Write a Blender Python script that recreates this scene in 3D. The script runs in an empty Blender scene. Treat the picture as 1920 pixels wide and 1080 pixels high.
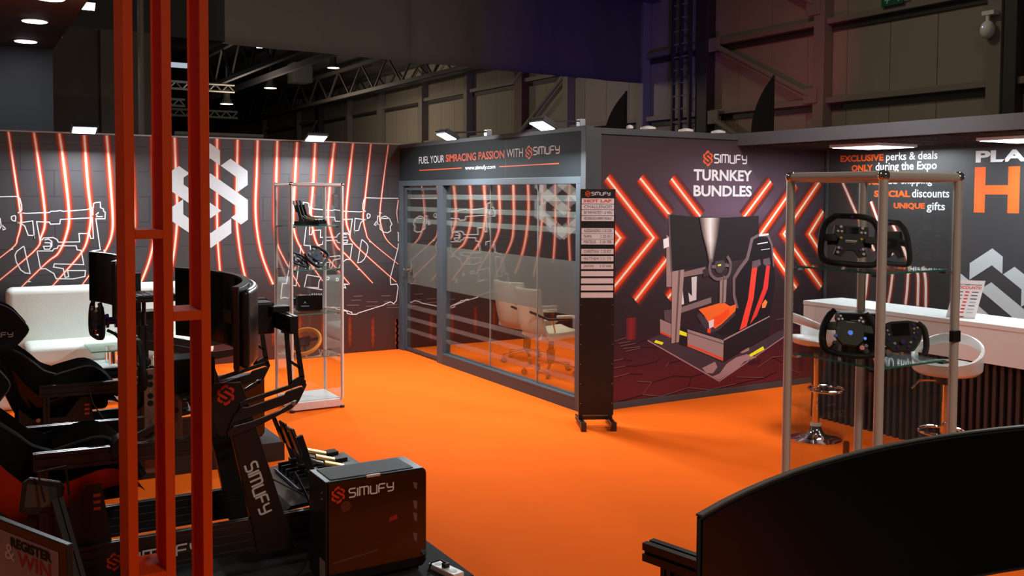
import bpy, bmesh, math, random
from math import sin, cos, pi, radians
from mathutils import Vector, Matrix

scene = bpy.context.scene
COL = scene.collection
random.seed(7)

# ------------------------------------------------------------------ camera
cam_data = bpy.data.cameras.new('camera')
cam_data.sensor_width = 36.0
cam_data.lens = 1787.0 * 36.0 / 1920.0
cam_data.shift_y = -96.0 / 1920.0
cam_data.clip_end = 300
camera = bpy.data.objects.new('camera', cam_data)
COL.objects.link(camera)
_yaw, _pitch, _roll = radians(30.5), radians(2.5), radians(0.32)
_f = Vector((sin(_yaw) * cos(_pitch), cos(_yaw) * cos(_pitch), -sin(_pitch)))
_r0 = Vector((cos(_yaw), -sin(_yaw), 0)); _u0 = _r0.cross(_f)
_r = _r0 * cos(_roll) + _u0 * sin(_roll); _u = -_r0 * sin(_roll) + _u0 * cos(_roll)
camera.matrix_world = Matrix(((_r.x, _u.x, -_f.x, 0), (_r.y, _u.y, -_f.y, 0), (_r.z, _u.z, -_f.z, 1.93), (0, 0, 0, 1)))
scene.camera = camera

# ------------------------------------------------------------------ world, exposure
world = bpy.data.worlds.new('dim_hall'); scene.world = world
world.use_nodes = True
world.node_tree.nodes['Background'].inputs[0].default_value = (0.9, 0.78, 0.66, 1)
world.node_tree.nodes['Background'].inputs[1].default_value = 0.035
scene.view_settings.view_transform = 'Standard'
scene.view_settings.look = 'None'
scene.view_settings.gamma = 1.0
scene.view_settings.exposure = 0.0
scene.view_settings.use_curve_mapping = False

# ------------------------------------------------------------------ lights of the hall and of the stand, with added fills
def area_light(name, loc, aim, power, size, col=(1, 1, 1), size_y=None, spread=180):
    d = bpy.data.lights.new(name, 'AREA'); d.energy = power; d.color = col
    d.shape = 'RECTANGLE'; d.size = size; d.size_y = size_y or size; d.spread = radians(spread)
    o = bpy.data.objects.new(name, d); COL.objects.link(o); o.location = loc
    o.rotation_euler = Vector(aim).to_track_quat('-Z', 'Y').to_euler()
    return o
def spot_light(name, loc, to, power, angle, col, blend=0.8):
    d = bpy.data.lights.new(name, 'SPOT'); d.energy = power; d.color = col
    d.spot_size = radians(angle); d.spot_blend = blend; d.shadow_soft_size = 0.15
    o = bpy.data.objects.new(name, d); COL.objects.link(o); o.location = loc
    o.rotation_euler = (Vector(to) - Vector(loc)).to_track_quat('-Z', 'Y').to_euler()
    return o
COOL = (0.86, 0.95, 1.0); WARM = (1.0, 0.82, 0.62)
# LED floods: back wall (two), lettered partition (two)
FLOODS = [((1.175, 10.50, 2.56), (0.0, -0.36, -0.933), 46), ((3.594, 10.50, 2.56), (0.0, -0.36, -0.933), 56),
          ((4.42, 8.847, 2.53), (-0.42, 0, -0.907), 66), ((4.42, 7.00, 2.53), (-0.42, 0, -0.907), 62)]
for i, (l, a, p) in enumerate(FLOODS):
    area_light('flood_light_beam', tuple(c + 0.03 * d for c, d in zip(l, a)), a, p, 0.24, COOL, 0.18)
area_light('canopy_panel_beam', (7.30, 5.88, 2.375), (0, 0, -1), 30, 0.5, COOL, 0.5)
area_light('canopy_panel_beam', (7.36, 4.45, 2.375), (0, 0, -1), 26, 0.5, COOL, 0.5)
area_light('canopy_panel_beam', (7.36, 3.0, 2.375), (0, 0, -1), 20, 0.5, COOL, 0.5)
area_light('meeting_room_lamp', (6.4, 9.0, 2.75), (0, 0, -1), 34, 0.6, (1, 0.86, 0.66))
# unseen fill added on the open side to light the display picture
area_light('aisle_fill', (5.6, 4.6, 3.6), (0.0, 0.75, -0.8), 56, 0.4, (1, 0.93, 0.95))
# high-bay lamps of the hall, warm and weak, plus fills added for the slats and hall wall
for (x, y, p) in ((2.6, -2.5, 215), (9, 4.0, 120), (-4, 6, 120), (13, 13, 80), (11.5, 25, 95), (11.5, 38, 230), (4, 18, 110)):
    area_light('high_bay_and_fill', (x, y, 5.0 if y < 0 else 8.6 if y < 20 else 5.6), (0.75, 0, -0.66) if y > 20 else (0, 0, -1), p, 0.8, WARM)
spot_light('drape_fill_warm', (8.0, 13.5, 3.0), (7.0, 22.6, 6.4), 1000, 80, (1.0, 0.80, 0.68))  # warm spot added to lighten the drape, no fixture of its own
area_light('roof_fill', (9.0, 34.0, 4.6), (0, 0, 1), 60, 1.5, WARM)  # unseen upward fill added to brighten the dark roof
spot_light('stage_light_blue', (13.5, 15.0, 3.2), (15.8, 22.6, 6.2), 520, 58, (0.20, 0.10, 1.0))
spot_light('stage_light_red', (13.5, 14.0, 3.2), (18, 17.2, 5.6), 170, 50, (1.0, 0.06, 0.22))

# printed artwork, in metres on its own wall
MODULE_CENTRES = (2.473, 7.221)
STREAKS = [[(0.115,2.557),(0.112,2.127),(0.108,1.708),(0.112,1.407),(0.139,1.015)],[(0.343,2.541),(0.332,2.13),(0.323,1.707),(0.345,1.403),(0.391,1.097),(0.456,0.831)],[(0.571,2.542),(0.556,2.133),(0.541,1.767),(0.564,1.46),(0.624,1.182),(0.741,0.88)],[(0.8,2.544),(0.785,2.137),(0.77,1.704),(0.773,1.537),(0.794,1.345),(0.887,1.143),(1.059,0.835)],[(1.034,2.539),(1.006,2.09),(0.985,1.703),(0.991,1.522),(1.035,1.371),(1.147,1.173),(1.34,0.893)],[(1.253,2.534),(1.225,2.024),(1.198,1.715),(1.222,1.506),(1.282,1.322),(1.467,1.089),(1.68,0.84)],[(1.491,2.554),(1.45,2.21),(1.409,1.714),(1.435,1.503),(1.514,1.304),(1.635,1.198),(1.979,0.841)],[(1.726,2.549),(1.685,2.215),(1.634,1.675),(1.677,1.468),(1.755,1.314),(2.291,0.841)],[(1.956,2.544),(1.911,2.154),(1.869,1.797),(1.855,1.634),(1.889,1.471),(1.952,1.353),(2.342,1.045)],[(2.184,2.538),(2.128,2.157),(2.075,1.731),(2.085,1.567),(2.142,1.402),(2.234,1.301),(2.356,1.218)],[(2.356,2.193),(2.313,1.829),(2.298,1.697),(2.327,1.498),(2.356,1.444)]]
MACHINE_LINES = [[(-2.327,1.884),(-2.041,1.885),(-1.891,1.889),(-1.864,1.869),(-1.849,1.804),(-1.848,1.753),(-1.862,1.733),(-1.893,1.718),(-1.83,1.72),(-1.812,1.716),(-1.593,1.725),(-1.579,1.737),(-1.538,1.737),(-1.491,1.745),(-1.463,1.735),(-1.236,1.754),(-1.179,1.777),(-1.18,1.694)],[(-1.174,1.772),(-1.173,1.814),(-1.159,1.826),(-1.106,1.832),(-1.104,1.772),(-1.077,1.762),(-1.073,1.735),(-1.058,1.725),(-1.062,1.655),(-1.151,1.655),(-1.112,1.327),(-1.189,1.318),(-1.19,1.271)],[(-1.214,1.666),(-1.185,1.668),(-1.178,1.449),(-1.204,1.449),(-1.216,1.501),(-1.316,1.503),(-1.312,1.415),(-1.514,1.416),(-1.528,1.445),(-1.56,1.464),(-1.652,1.462),(-1.666,1.442),(-1.685,1.439),(-1.714,1.631),(-1.595,1.625),(-1.586,1.604),(-1.498,1.607),(-1.491,1.652),(-1.214,1.666)],[(-1.903,1.628),(-1.863,1.622),(-1.796,1.632),(-1.75,1.639),(-1.735,1.449),(-1.739,1.489),(-1.793,1.492),(-1.823,1.587),(-1.854,1.612),(-1.903,1.628)],[(-1.925,1.693),(-1.943,1.683),(-1.943,1.658),(-1.93,1.643),(-1.908,1.638),(-1.903,1.678),(-1.911,1.695),(-1.925,1.693)],[(-1.644,1.442),(-1.607,1.451),(-1.575,1.425),(-1.575,1.379),(-1.599,1.344),(-1.645,1.345),(-1.654,1.376),(-1.585,1.376),(-1.587,1.41),(-1.644,1.414)],[(-1.714,1.329),(-1.684,1.142),(-1.639,1.145),(-1.561,1.091),(-1.54,1.036),(-1.379,1.027),(-1.265,1.049),(-1.259,1.111),(-1.43,1.117),(-1.421,1.052),(-1.454,1.046),(-1.472,1.139),(-1.564,1.158),(-1.555,1.191),(-1.274,1.174),(-1.299,1.326),(-1.337,1.332),(-1.346,1.374),(-1.515,1.378),(-1.525,1.352),(-1.557,1.348),(-1.571,1.326),(-1.714,1.329)],[(-1.834,1.383),(-1.899,1.331),(-1.917,1.291),(-1.905,1.22),(-1.866,1.138),(-1.826,1.106),(-1.781,1.099),(-1.834,1.383)],[(-1.805,1.029),(-1.773,1.007),(-1.8,1.013),(-1.805,1.029)],[(-1.151,1.694),(-1.136,1.715),(-1.117,1.725),(-1.146,1.678),(-1.083,1.678)],[(-1.321,0.939),(-1.145,0.975),(-1.114,0.833),(-1.286,0.814),(-1.292,0.887),(-1.321,0.939)],[(-1.332,0.79),(-1.114,0.833)],[(-1.05,1.123),(-0.96,1.11),(-0.941,0.868),(-1.013,0.85),(-1.05,1.123)],[(-1.075,1.327),(-1.056,1.18),(-0.942,1.141),(-0.898,0.882),(-0.85,0.886),(-0.83,0.711),(-0.873,0.723),(-0.994,0.687),(-1.012,0.672),(-1.155,0.652),(-1.296,0.618),(-1.308,0.597),(-1.413,0.572),(-1.483,0.575),(-1.506,0.551),(-1.643,0.512),(-1.649,0.486),(-1.694,0.474)],[(-1.42,0.938),(-1.362,0.941),(-1.362,0.91),(-1.414,0.907),(-1.42,0.938)],[(-1.532,0.921),(-1.509,0.92),(-1.509,0.89),(-1.532,0.89),(-1.532,0.921)],[(-1.661,0.839),(-1.61,0.847),(-1.627,0.797),(-1.604,0.806)],[(-2.093,1.649),(-2.142,1.664),(-2.199,1.633),(-2.216,1.595),(-2.232,1.564),(-2.208,1.534),(-2.216,1.48),(-2.175,1.458),(-2.125,1.466),(-2.076,1.505),(-2.068,1.581),(-2.093,1.649)],[(-2.101,1.634),(-2.199,1.633)],[(-2.068,1.566),(-2.068,1.664),(-2.044,1.665),(-2.036,1.589),(-2.052,1.558)],[(-1.995,1.559),(-2.031,1.604),(-2.02,1.551),(-1.995,1.559)],[(-2.354,1.324),(-2.315,1.271),(-2.208,0.89),(-2.216,0.813),(-2.299,0.817),(-2.316,0.778),(-2.291,0.61),(-2.257,0.573),(-2.216,0.598),(-2.142,0.579),(-2.125,0.564),(-1.785,0.484),(-1.769,0.47),(-1.706,0.474),(-1.706,0.497),(-1.564,0.55),(-1.549,0.565),(-1.44,0.564),(-1.394,0.581)],[(-1.931,1.356),(-1.963,1.345)],[(-2.307,1.463),(-2.332,1.455),(-2.332,1.348)],[(-2.06,1.71),(-2.096,1.699)]]
FLOOR_DASHES = [[(-1.73,0.691),(-1.841,0.69)],[(-1.698,0.645),(-1.825,0.641)],[(-1.898,0.615),(-2.043,0.607)],[(-1.889,0.562),(-2.052,0.558)],[(-1.643,0.587),(-1.798,0.58)],[(-2.125,0.606),(-2.216,0.606)],[(-2.092,0.678),(-2.216,0.675)],[(-2.166,0.531),(-2.354,0.521)],[(-2.158,0.563),(-2.307,0.559)]]
CHEVRONS = [[(5.059,1.687),(5.197,1.551),(5.062,1.41)],[(5.042,2.091),(5.579,1.544),(5.102,1.083)],[(5.413,2.092),(5.769,1.75)],[(5.737,1.343),(5.371,0.977)],[(5.779,2.092),(6.141,1.737)],[(5.819,1.04),(5.756,0.978)],[(7.057,2.083),(6.697,1.723)],[(7.406,2.054),(6.916,1.542)],[(7.081,1.389),(7.445,0.997)],[(7.75,2.085),(7.248,1.554),(7.813,0.992)],[(7.818,1.782),(7.616,1.548),(7.831,1.326)]]
RIG_PICTURE = [
 ('mat', (62, 48, 54), [(5.522, 0.604), (5.685, 0.647), (6.454, 0.312), (7.242, 0.583), (7.327, 0.533), (6.409, 0.143)]),
 ('mat_letter', (150, 118, 118), [(6.188, 0.283), (6.35, 0.331), (6.385, 0.276), (6.325, 0.219), (6.243, 0.231)]),
 ('mat_letter', (150, 118, 118), [(6.409, 0.149), (6.319, 0.188), (6.414, 0.211), (6.503, 0.297), (6.628, 0.35), (6.77, 0.37), (6.9, 0.327), (6.735, 0.299), (6.658, 0.242)]),
 ('mat_letter', (150, 118, 118), [(6.648, 0.401), (6.797, 0.437), (6.798, 0.405), (6.712, 0.385)]),
 ('mat_edge', (150, 115, 115), [(5.522, 0.604), (6.409, 0.143), (7.327, 0.533), (7.327, 0.522), (6.409, 0.128), (5.516, 0.595)]),
 ('tag', (240, 225, 30), [(5.616, 0.595), (5.711, 0.565), (5.693, 0.544), (5.597, 0.574)]),
 ('tag', (240, 225, 30), [(6.798, 0.362), (6.986, 0.433), (7.008, 0.399), (6.821, 0.339)]),
 ('side_plate', (145, 118, 115), [(5.727, 1.571), (5.779, 1.541), (5.816, 1.22), (5.818, 1.08), (5.735, 1.084)]),
 ('label_card', (225, 215, 220), [(5.69, 1.527), (5.753, 1.546), (5.761, 1.461), (5.697, 1.443)]),
 ('monitor', (33, 26, 28), [(5.749, 1.76), (6.054, 1.735), (6.459, 1.725), (6.897, 1.74), (6.914, 1.34), (6.264, 1.271), (5.79, 1.221)]),
 ('monitor_edge', (90, 74, 76), [(5.743, 1.76), (5.762, 1.76), (5.803, 1.223), (5.784, 1.221)]),
 ('pedal', (205, 195, 195), [(5.877, 1.042), (5.929, 1.065), (5.951, 0.912), (5.899, 0.905)]),
 ('pedal', (190, 180, 180), [(6.038, 1.162), (6.105, 1.169), (6.102, 0.945), (6.016, 0.929), (6.001, 1.021), (6.048, 0.983)]),
 ('shelf', (120, 98, 98), [(5.893, 0.88), (6.29, 0.961), (6.291, 0.905), (5.894, 0.825)]),
 ('rail', (140, 116, 112), [(5.663, 0.788), (5.798, 0.735), (5.801, 0.599), (5.666, 0.654)]),
 ('stripe', (200, 60, 40), [(5.665, 0.673), (5.8, 0.619), (5.801, 0.599), (5.666, 0.654)]),
 ('block', (80, 64, 66), [(5.707, 0.865), (5.796, 0.87), (5.798, 0.74), (5.714, 0.775)]),
 ('block', (30, 24, 27), [(5.896, 0.703), (5.988, 0.672), (5.991, 0.504), (5.892, 0.537)]),
 ('tag', (240, 225, 30), [(5.9, 0.668), (5.989, 0.636), (5.989, 0.601), (5.9, 0.627)]),
 ('rail_back', (40, 32, 36), [(5.994, 0.682), (6.376, 0.755), (7.067, 0.745), (7.068, 0.691), (6.463, 0.531)]),
 ('seat_back', (28, 22, 26), [(6.589, 0.852), (6.569, 1.141), (6.637, 1.217), (6.748, 1.323), (6.808, 1.517), (6.887, 1.547), (7.018, 1.545), (7.079, 1.453), (7.098, 1.281), (7.139, 1.119), (7.115, 0.904), (7.074, 0.734), (6.765, 0.594), (6.448, 0.573), (6.33, 0.623)]),
 ('seat_rim', (105, 84, 88), [(6.61, 0.835), (6.566, 0.958), (6.562, 1.141), (6.63, 1.227), (6.734, 1.329), (6.794, 1.522), (6.887, 1.558), (7.033, 1.556), (7.094, 1.453), (7.122, 1.227), (7.107, 1.227), (7.072, 1.443), (7.018, 1.529), (6.895, 1.531), (6.83, 1.506), (6.77, 1.307), (6.666, 1.205), (6.597, 1.124), (6.6, 0.972), (6.646, 0.833)]),
 ('cushion', (255, 95, 35), [(6.13, 0.852), (6.442, 0.907), (6.533, 0.86), (6.616, 0.877), (6.604, 0.809), (6.425, 0.69), (6.344, 0.653), (6.261, 0.71), (6.205, 0.786)]),
 ('cushion_fold', (235, 70, 25), [(6.301, 0.76), (6.41, 0.784), (6.519, 0.846), (6.534, 0.777), (6.411, 0.701), (6.343, 0.674)]),
 ('seat_lip', (60, 50, 56), [(6.105, 0.792), (6.144, 0.82), (6.219, 0.764), (6.275, 0.699), (6.344, 0.653), (6.425, 0.684), (6.604, 0.804), (6.605, 0.773), (6.399, 0.639), (6.297, 0.615), (6.194, 0.684)]),
 ('belt', (225, 60, 45), [(6.815, 1.221), (6.887, 1.229), (6.844, 0.918), (6.756, 0.647), (6.664, 0.616), (6.772, 0.922)]),
 ('belt', (205, 50, 45), [(7.011, 1.236), (7.062, 1.245), (7.038, 1.015), (6.891, 0.745), (6.799, 0.666), (6.972, 1.018)]),
 ('belt_buckle', (215, 190, 190), [(6.26, 0.731), (6.328, 0.748), (6.323, 0.675), (6.269, 0.658)]),
 ('belt', (225, 60, 35), [(6.248, 0.66), (6.289, 0.657), (6.283, 0.611), (6.242, 0.624)]),
 ('belt_slot', (90, 74, 78), [(6.821, 1.29), (6.922, 1.308), (6.937, 1.254), (6.887, 1.229), (6.815, 1.221)]),
 ('belt_slot', (90, 74, 78), [(6.965, 1.307), (7.053, 1.32), (7.069, 1.255), (7.011, 1.236), (6.966, 1.259)]),
 ('side_badge', (255, 120, 60), [(6.961, 0.859), (7.004, 0.904), (7.034, 0.876), (7.006, 0.819), (6.962, 0.816)]),
 ('rail', (146, 120, 116), [(5.995, 0.671), (6.456, 0.531), (6.453, 0.328), (5.997, 0.508)]),
 ('rail_groove', (90, 72, 72), [(5.995, 0.646), (6.457, 0.5), (6.457, 0.489), (5.995, 0.636)]),
 ('stripe', (210, 70, 45), [(5.997, 0.534), (6.453, 0.359), (6.453, 0.333), (5.997, 0.514)]),
 ('side_panel', (34, 26, 30), [(6.463, 0.536), (7.067, 0.724), (7.072, 0.54), (6.46, 0.322)]),
 ('panel_rim', (150, 125, 120), [(6.456, 0.542), (7.067, 0.735), (7.067, 0.724), (6.456, 0.526)]),
 ('crossbar', (125, 100, 98), [(5.933, 1.216), (6.21, 1.257), (6.211, 1.196), (5.933, 1.166)]),
 ('column', (138, 114, 110), [(6.395, 1.148), (6.485, 1.154), (6.476, 0.905), (6.394, 0.889)]),
 ('column_groove', (90, 72, 72), [(6.43, 1.146), (6.45, 1.151), (6.442, 0.897), (6.421, 0.892)]),
 ('column', (150, 124, 118), [(5.797, 1.226), (5.945, 1.241), (5.892, 0.557), (5.801, 0.549)]),
 ('column_groove', (95, 76, 76), [(5.874, 1.233), (5.9, 1.235), (5.859, 0.554), (5.84, 0.551)]),
 ('display_box', (50, 40, 44), [(6.17, 1.228), (6.277, 1.255), (6.279, 1.173), (6.185, 1.156)]),
 ('wheel_body', (70, 58, 62), [(6.331, 1.305), (6.44, 1.312), (6.469, 1.259), (6.415, 1.188), (6.36, 1.19), (6.318, 1.254)]),
 ('wheel_tag', (235, 215, 60), [(6.365, 1.273), (6.407, 1.276), (6.407, 1.261), (6.366, 1.257)]),
]
PICTURE_WHEEL = [[(6.283,1.327),(6.257,1.256),(6.279,1.178),(6.348,1.134),(6.416,1.136)],[(6.481,1.352),(6.524,1.288),(6.519,1.195),(6.478,1.144),(6.43,1.151)],[(6.284,1.255),(6.339,1.253)],[(6.455,1.265),(6.518,1.257)]]
FLOOR_HEXAGONS = [[(5.15,0.612),(5.269,0.637)],[(5.192,0.589),(5.331,0.598)],[(5.21,0.563),(5.386,0.575),(5.466,0.598),(5.541,0.603)],[(5.241,0.537),(5.436,0.541),(5.636,0.521)],[(5.271,0.51),(5.436,0.526)],[(5.134,0.434),(5.242,0.444),(5.345,0.421)],[(5.135,0.366),(5.273,0.378),(5.414,0.371),(5.619,0.388),(5.676,0.423)],[(5.136,0.283),(5.316,0.305),(5.47,0.286)],[(5.403,0.223),(5.578,0.197),(5.839,0.238),(6.056,0.207),(6.216,0.229)],[(5.578,0.197),(5.473,0.093),(5.139,0.054)],[(5.473,0.093),(5.694,0.055)],[(5.694,0.055),(6.018,0.104),(6.056,0.207)],[(6.018,0.104),(6.287,0.056)],[(5.735,0.323),(5.779,0.364),(5.921,0.377)],[(6.918,0.219),(7.122,0.304),(7.273,0.242)],[(6.632,0.149),(7.008,0.108),(7.185,0.157)],[(7.122,0.304),(7.325,0.304)],[(7.165,0.685),(7.315,0.687)],[(6.287,0.056),(6.633,0.085),(7.008,0.108)],[(7.359,0.454),(7.671,0.376)],[(7.29,0.186),(7.522,0.11)]]
SCREEN_STREAK = [(6.121,1.727),(6.174,1.725),(6.255,1.724),(6.336,1.724),(6.391,1.725),(6.329,1.408),(6.277,1.296),(6.22,1.41)]
COUNTER_STREAKS = [[(6.689,2.117),(6.392,1.599),(6.259,1.404)],[(6.316,1.887),(6.151,1.54),(6.049,1.374)],[(6.069,1.693),(5.894,1.373),(5.853,1.172)],[(6.336,1.178),(6.35,1.001),(6.367,0.909)],[(6.044,1.199),(6.064,1.027),(6.085,0.905)],[(5.871,1.207),(5.879,1.043),(5.893,0.909)],[(5.779,1.239),(5.76,1.17),(5.759,0.913)],[(5.712,1.283),(5.68,1.151),(5.673,0.902)]]
# ------------------------------------------------------------------ materials
MATS = {}
def lin(c):
    return tuple(((v / 255.0) / 12.92 if v / 255.0 <= 0.04045 else ((v / 255.0 + 0.055) / 1.055) ** 2.4) for v in c)
def mat(name, col, rough=0.5, metal=0.0, spec=0.5, var=0.08, scale=25.0, bump=0.0, bscale=200.0, emit=None, estr=0.0, coat=0.0, sheen=0.0):
    """principled surface whose colour and relief wander with noise"""
    if name in MATS: return MATS[name]
    m = bpy.data.materials.new(name); m.use_nodes = True
    nt = m.node_tree; n = nt.nodes; L = nt.links
    b = n['Principled BSDF']
    b.inputs['Roughness'].default_value = rough; b.inputs['Metallic'].default_value = metal
    b.inputs['Specular IOR Level'].default_value = spec; b.inputs['Coat Weight'].default_value = coat
    b.inputs['Sheen Weight'].default_value = sheen
    tc = n.new('ShaderNodeTexCoord'); no = n.new('ShaderNodeTexNoise'); no.inputs['Scale'].default_value = scale
    no.inputs['Detail'].default_value = 4
    L.new(tc.outputs['Object'], no.inputs['Vector'])
    mx = n.new('ShaderNodeMix'); mx.data_type = 'RGBA'
    mx.inputs[6].default_value = (*[max(0, c * (1 - var)) for c in col], 1); mx.inputs[7].default_value = (*[min(1, c * (1 + var)) for c in col], 1)
    L.new(no.outputs['Fac'], mx.inputs[0]); L.new(mx.outputs[2], b.inputs['Base Color'])
    if bump:
        n2 = n.new('ShaderNodeTexNoise'); n2.inputs['Scale'].default_value = bscale; L.new(tc.outputs['Object'], n2.inputs['Vector'])
        bp = n.new('ShaderNodeBump'); bp.inputs['Strength'].default_value = bump; bp.inputs['Distance'].default_value = 0.01
        L.new(n2.outputs['Fac'], bp.inputs['Height']); L.new(bp.outputs['Normal'], b.inputs['Normal'])
    if emit:
        b.inputs['Emission Color'].default_value = (*emit, 1); b.inputs['Emission Strength'].default_value = estr
    MATS[name] = m; return m
def print_mat(name='vinyl_print', rough=0.55, spec=0.25):
    """printed film: colour comes from the print stored with the mesh"""
    if name in MATS: return MATS[name]
    m = bpy.data.materials.new(name); m.use_nodes = True; n = m.node_tree.nodes; L = m.node_tree.links
    b = n['Principled BSDF']; a = n.new('ShaderNodeAttribute'); a.attribute_name = 'ink'
    L.new(a.outputs['Color'], b.inputs['Base Color']); b.inputs['Roughness'].default_value = rough; b.inputs['Specular IOR Level'].default_value = spec
    MATS[name] = m; return m
def glass_mat(name, tint=(0.93, 0.96, 0.95), refl=0.05, edge=0.35, rough=0.0):
    if name in MATS: return MATS[name]
    m = bpy.data.materials.new(name); m.use_nodes = True; nt = m.node_tree; n = nt.nodes; L = nt.links
    n.remove(n['Principled BSDF']); out = n['Material Output']
    t = n.new('ShaderNodeBsdfTransparent'); t.inputs[0].default_value = (*tint, 1)
    g = n.new('ShaderNodeBsdfGlossy'); g.inputs['Roughness'].default_value = rough
    lw = n.new('ShaderNodeLayerWeight'); lw.inputs[0].default_value = 0.25
    mr = n.new('ShaderNodeMapRange'); mr.inputs[3].default_value = refl; mr.inputs[4].default_value = edge
    L.new(lw.outputs['Fresnel'], mr.inputs[0])
    mx = n.new('ShaderNodeMixShader'); L.new(mr.outputs[0], mx.inputs[0]); L.new(t.outputs[0], mx.inputs[1]); L.new(g.outputs[0], mx.inputs[2])
    L.new(mx.outputs[0], out.inputs[0]); MATS[name] = m; return m
def film_mat(name, col, cover):
    if name in MATS: return MATS[name]
    m = bpy.data.materials.new(name); m.use_nodes = True; nt = m.node_tree; n = nt.nodes; L = nt.links
    n.remove(n['Principled BSDF']); out = n['Material Output']
    t = n.new('ShaderNodeBsdfTransparent'); d = n.new('ShaderNodeBsdfDiffuse'); d.inputs[0].default_value = (*col, 1)
    tl = n.new('ShaderNodeBsdfTranslucent'); tl.inputs[0].default_value = (*col, 1)
    a = n.new('ShaderNodeAddShader'); L.new(d.outputs[0], a.inputs[0]); L.new(tl.outputs[0], a.inputs[1])
    mx = n.new('ShaderNodeMixShader'); mx.inputs[0].default_value = cover
    L.new(t.outputs[0], mx.inputs[1]); L.new(a.outputs[0], mx.inputs[2]); L.new(mx.outputs[0], out.inputs[0]); MATS[name] = m; return m
def emit_mat(name, col, s):
    if name in MATS: return MATS[name]
    m = bpy.data.materials.new(name); m.use_nodes = True; n = m.node_tree.nodes
    n.remove(n['Principled BSDF']); e = n.new('ShaderNodeEmission'); e.inputs[0].default_value = (*col, 1); e.inputs[1].default_value = s
    m.node_tree.links.new(e.outputs[0], n['Material Output'].inputs[0]); MATS[name] = m; return m

def carpet_mat():
    m = mat('orange_carpet', (0.84, 0.128, 0.009), 0.95, spec=0.05, var=0.05, scale=1.2, bump=0.25, bscale=450, sheen=0.0)
    return m
def wall_print_mat():
    """dark printed cladding: running-bond block pattern, browner towards the printed floor"""
    m = bpy.data.materials.new('block_print'); m.use_nodes = True; nt = m.node_tree; n = nt.nodes; L = nt.links
    b = n['Principled BSDF']; b.inputs['Roughness'].default_value = 0.5; b.inputs['Specular IOR Level'].default_value = 0.3
    tc = n.new('ShaderNodeTexCoord'); mp = n.new('ShaderNodeMapping'); mp.inputs['Rotation'].default_value = (radians(90), 0, 0)
    L.new(tc.outputs['Object'], mp.inputs[0])
    br = n.new('ShaderNodeTexBrick'); br.inputs['Scale'].default_value = 1.0; br.inputs['Brick Width'].default_value = 0.62; br.inputs['Row Height'].default_value = 0.27
    br.inputs['Mortar Size'].default_value = 0.006; br.inputs['Mortar Smooth'].default_value = 0.6
    br.inputs['Color1'].default_value = (0.062, 0.056, 0.060, 1); br.inputs['Color2'].default_value = (0.054, 0.049, 0.053, 1); br.inputs['Mortar'].default_value = (0.032, 0.028, 0.031, 1)
    L.new(mp.outputs[0], br.inputs[0])
    sx = n.new('ShaderNodeSeparateXYZ'); L.new(tc.outputs['Object'], sx.inputs[0])
    rp = n.new('ShaderNodeValToRGB'); rp.color_ramp.elements[0].position = 0.0; rp.color_ramp.elements[0].color = (0.075, 0.022, 0.016, 1)
    rp.color_ramp.elements[1].position = 1.0; rp.color_ramp.elements[1].color = (0.035, 0.024, 0.025, 1)
    mr = n.new('ShaderNodeMapRange'); mr.inputs[1].default_value = 0.0; mr.inputs[2].default_value = 0.85; L.new(sx.outputs[2], mr.inputs[0]); L.new(mr.outputs[0], rp.inputs[0])
    mz = n.new('ShaderNodeMapRange'); mz.inputs[1].default_value = 0.75; mz.inputs[2].default_value = 1.15; L.new(sx.outputs[2], mz.inputs[0])
    mx = n.new('ShaderNodeMix'); mx.data_type = 'RGBA'; L.new(mz.outputs[0], mx.inputs[0]); L.new(rp.outputs[0], mx.inputs[6]); L.new(br.outputs[0], mx.inputs[7])
    L.new(mx.outputs[2], b.inputs['Base Color']); return m

BLACK = mat('black_powder_coat', (0.012, 0.012, 0.013), 0.38, spec=0.5)
BLACK_ALU = mat('black_anodised', (0.016, 0.016, 0.018), 0.30, metal=0.0, spec=0.6)
BLACK_FAB = mat('black_suede', (0.010, 0.0105, 0.012), 0.92, spec=0.15, bump=0.15, bscale=500, sheen=0.10)
RUBBER = mat('black_rubber', (0.012, 0.012, 0.013), 0.6, spec=0.35)
GLOSS = mat('black_gloss', (0.006, 0.006, 0.007), 0.10, spec=0.6)
SCREEN = mat('screen_off', (0.003, 0.003, 0.004), 0.08, spec=0.95)
SCREEN_MATT = mat('screen_matt', (0.0015, 0.0015, 0.002), 0.35, spec=0.12)
GREY_FRAME = mat('grey_painted_frame', (0.058, 0.074, 0.086), 0.45, spec=0.35)
DARK_FRAME = mat('charcoal_frame', (0.05, 0.052, 0.055), 0.5, spec=0.35)
ALU = mat('satin_aluminium', (0.68, 0.655, 0.635), 0.38, metal=0.3)
CHROME = mat('chrome', (0.85, 0.86, 0.88), 0.07, metal=1.0, var=0.02)
STEEL = mat('steel_bolt', (0.55, 0.55, 0.56), 0.3, metal=1.0)
WHITE = mat('white_laminate', (0.80, 0.81, 0.80), 0.4, spec=0.4, var=0.02)
WHITE_GLOSS = mat('white_gloss_plastic', (0.82, 0.83, 0.83), 0.12, spec=0.5, var=0.02, coat=0.3)
WHITE_LEATHER = mat('white_leather', (0.74, 0.76, 0.71), 0.5, spec=0.35, var=0.03, bump=0.12, bscale=90)
CREAM_LEATHER = mat('cream_leather', (0.74, 0.64, 0.47), 0.45, spec=0.4, var=0.04, bump=0.12, bscale=90)
ORANGE_WOOD = mat('orange_lacquered_wood', (0.74, 0.070, 0.002), 0.6, spec=0.25, var=0.06, scale=6, bump=0.05, bscale=60)
CARPET = carpet_mat()
RED_INK = mat('red_vinyl', (0.72, 0.045, 0.012), 0.55, spec=0.25)
ORANGE_INK = mat('orange_vinyl', (0.85, 0.12, 0.02), 0.55, spec=0.25)
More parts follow.
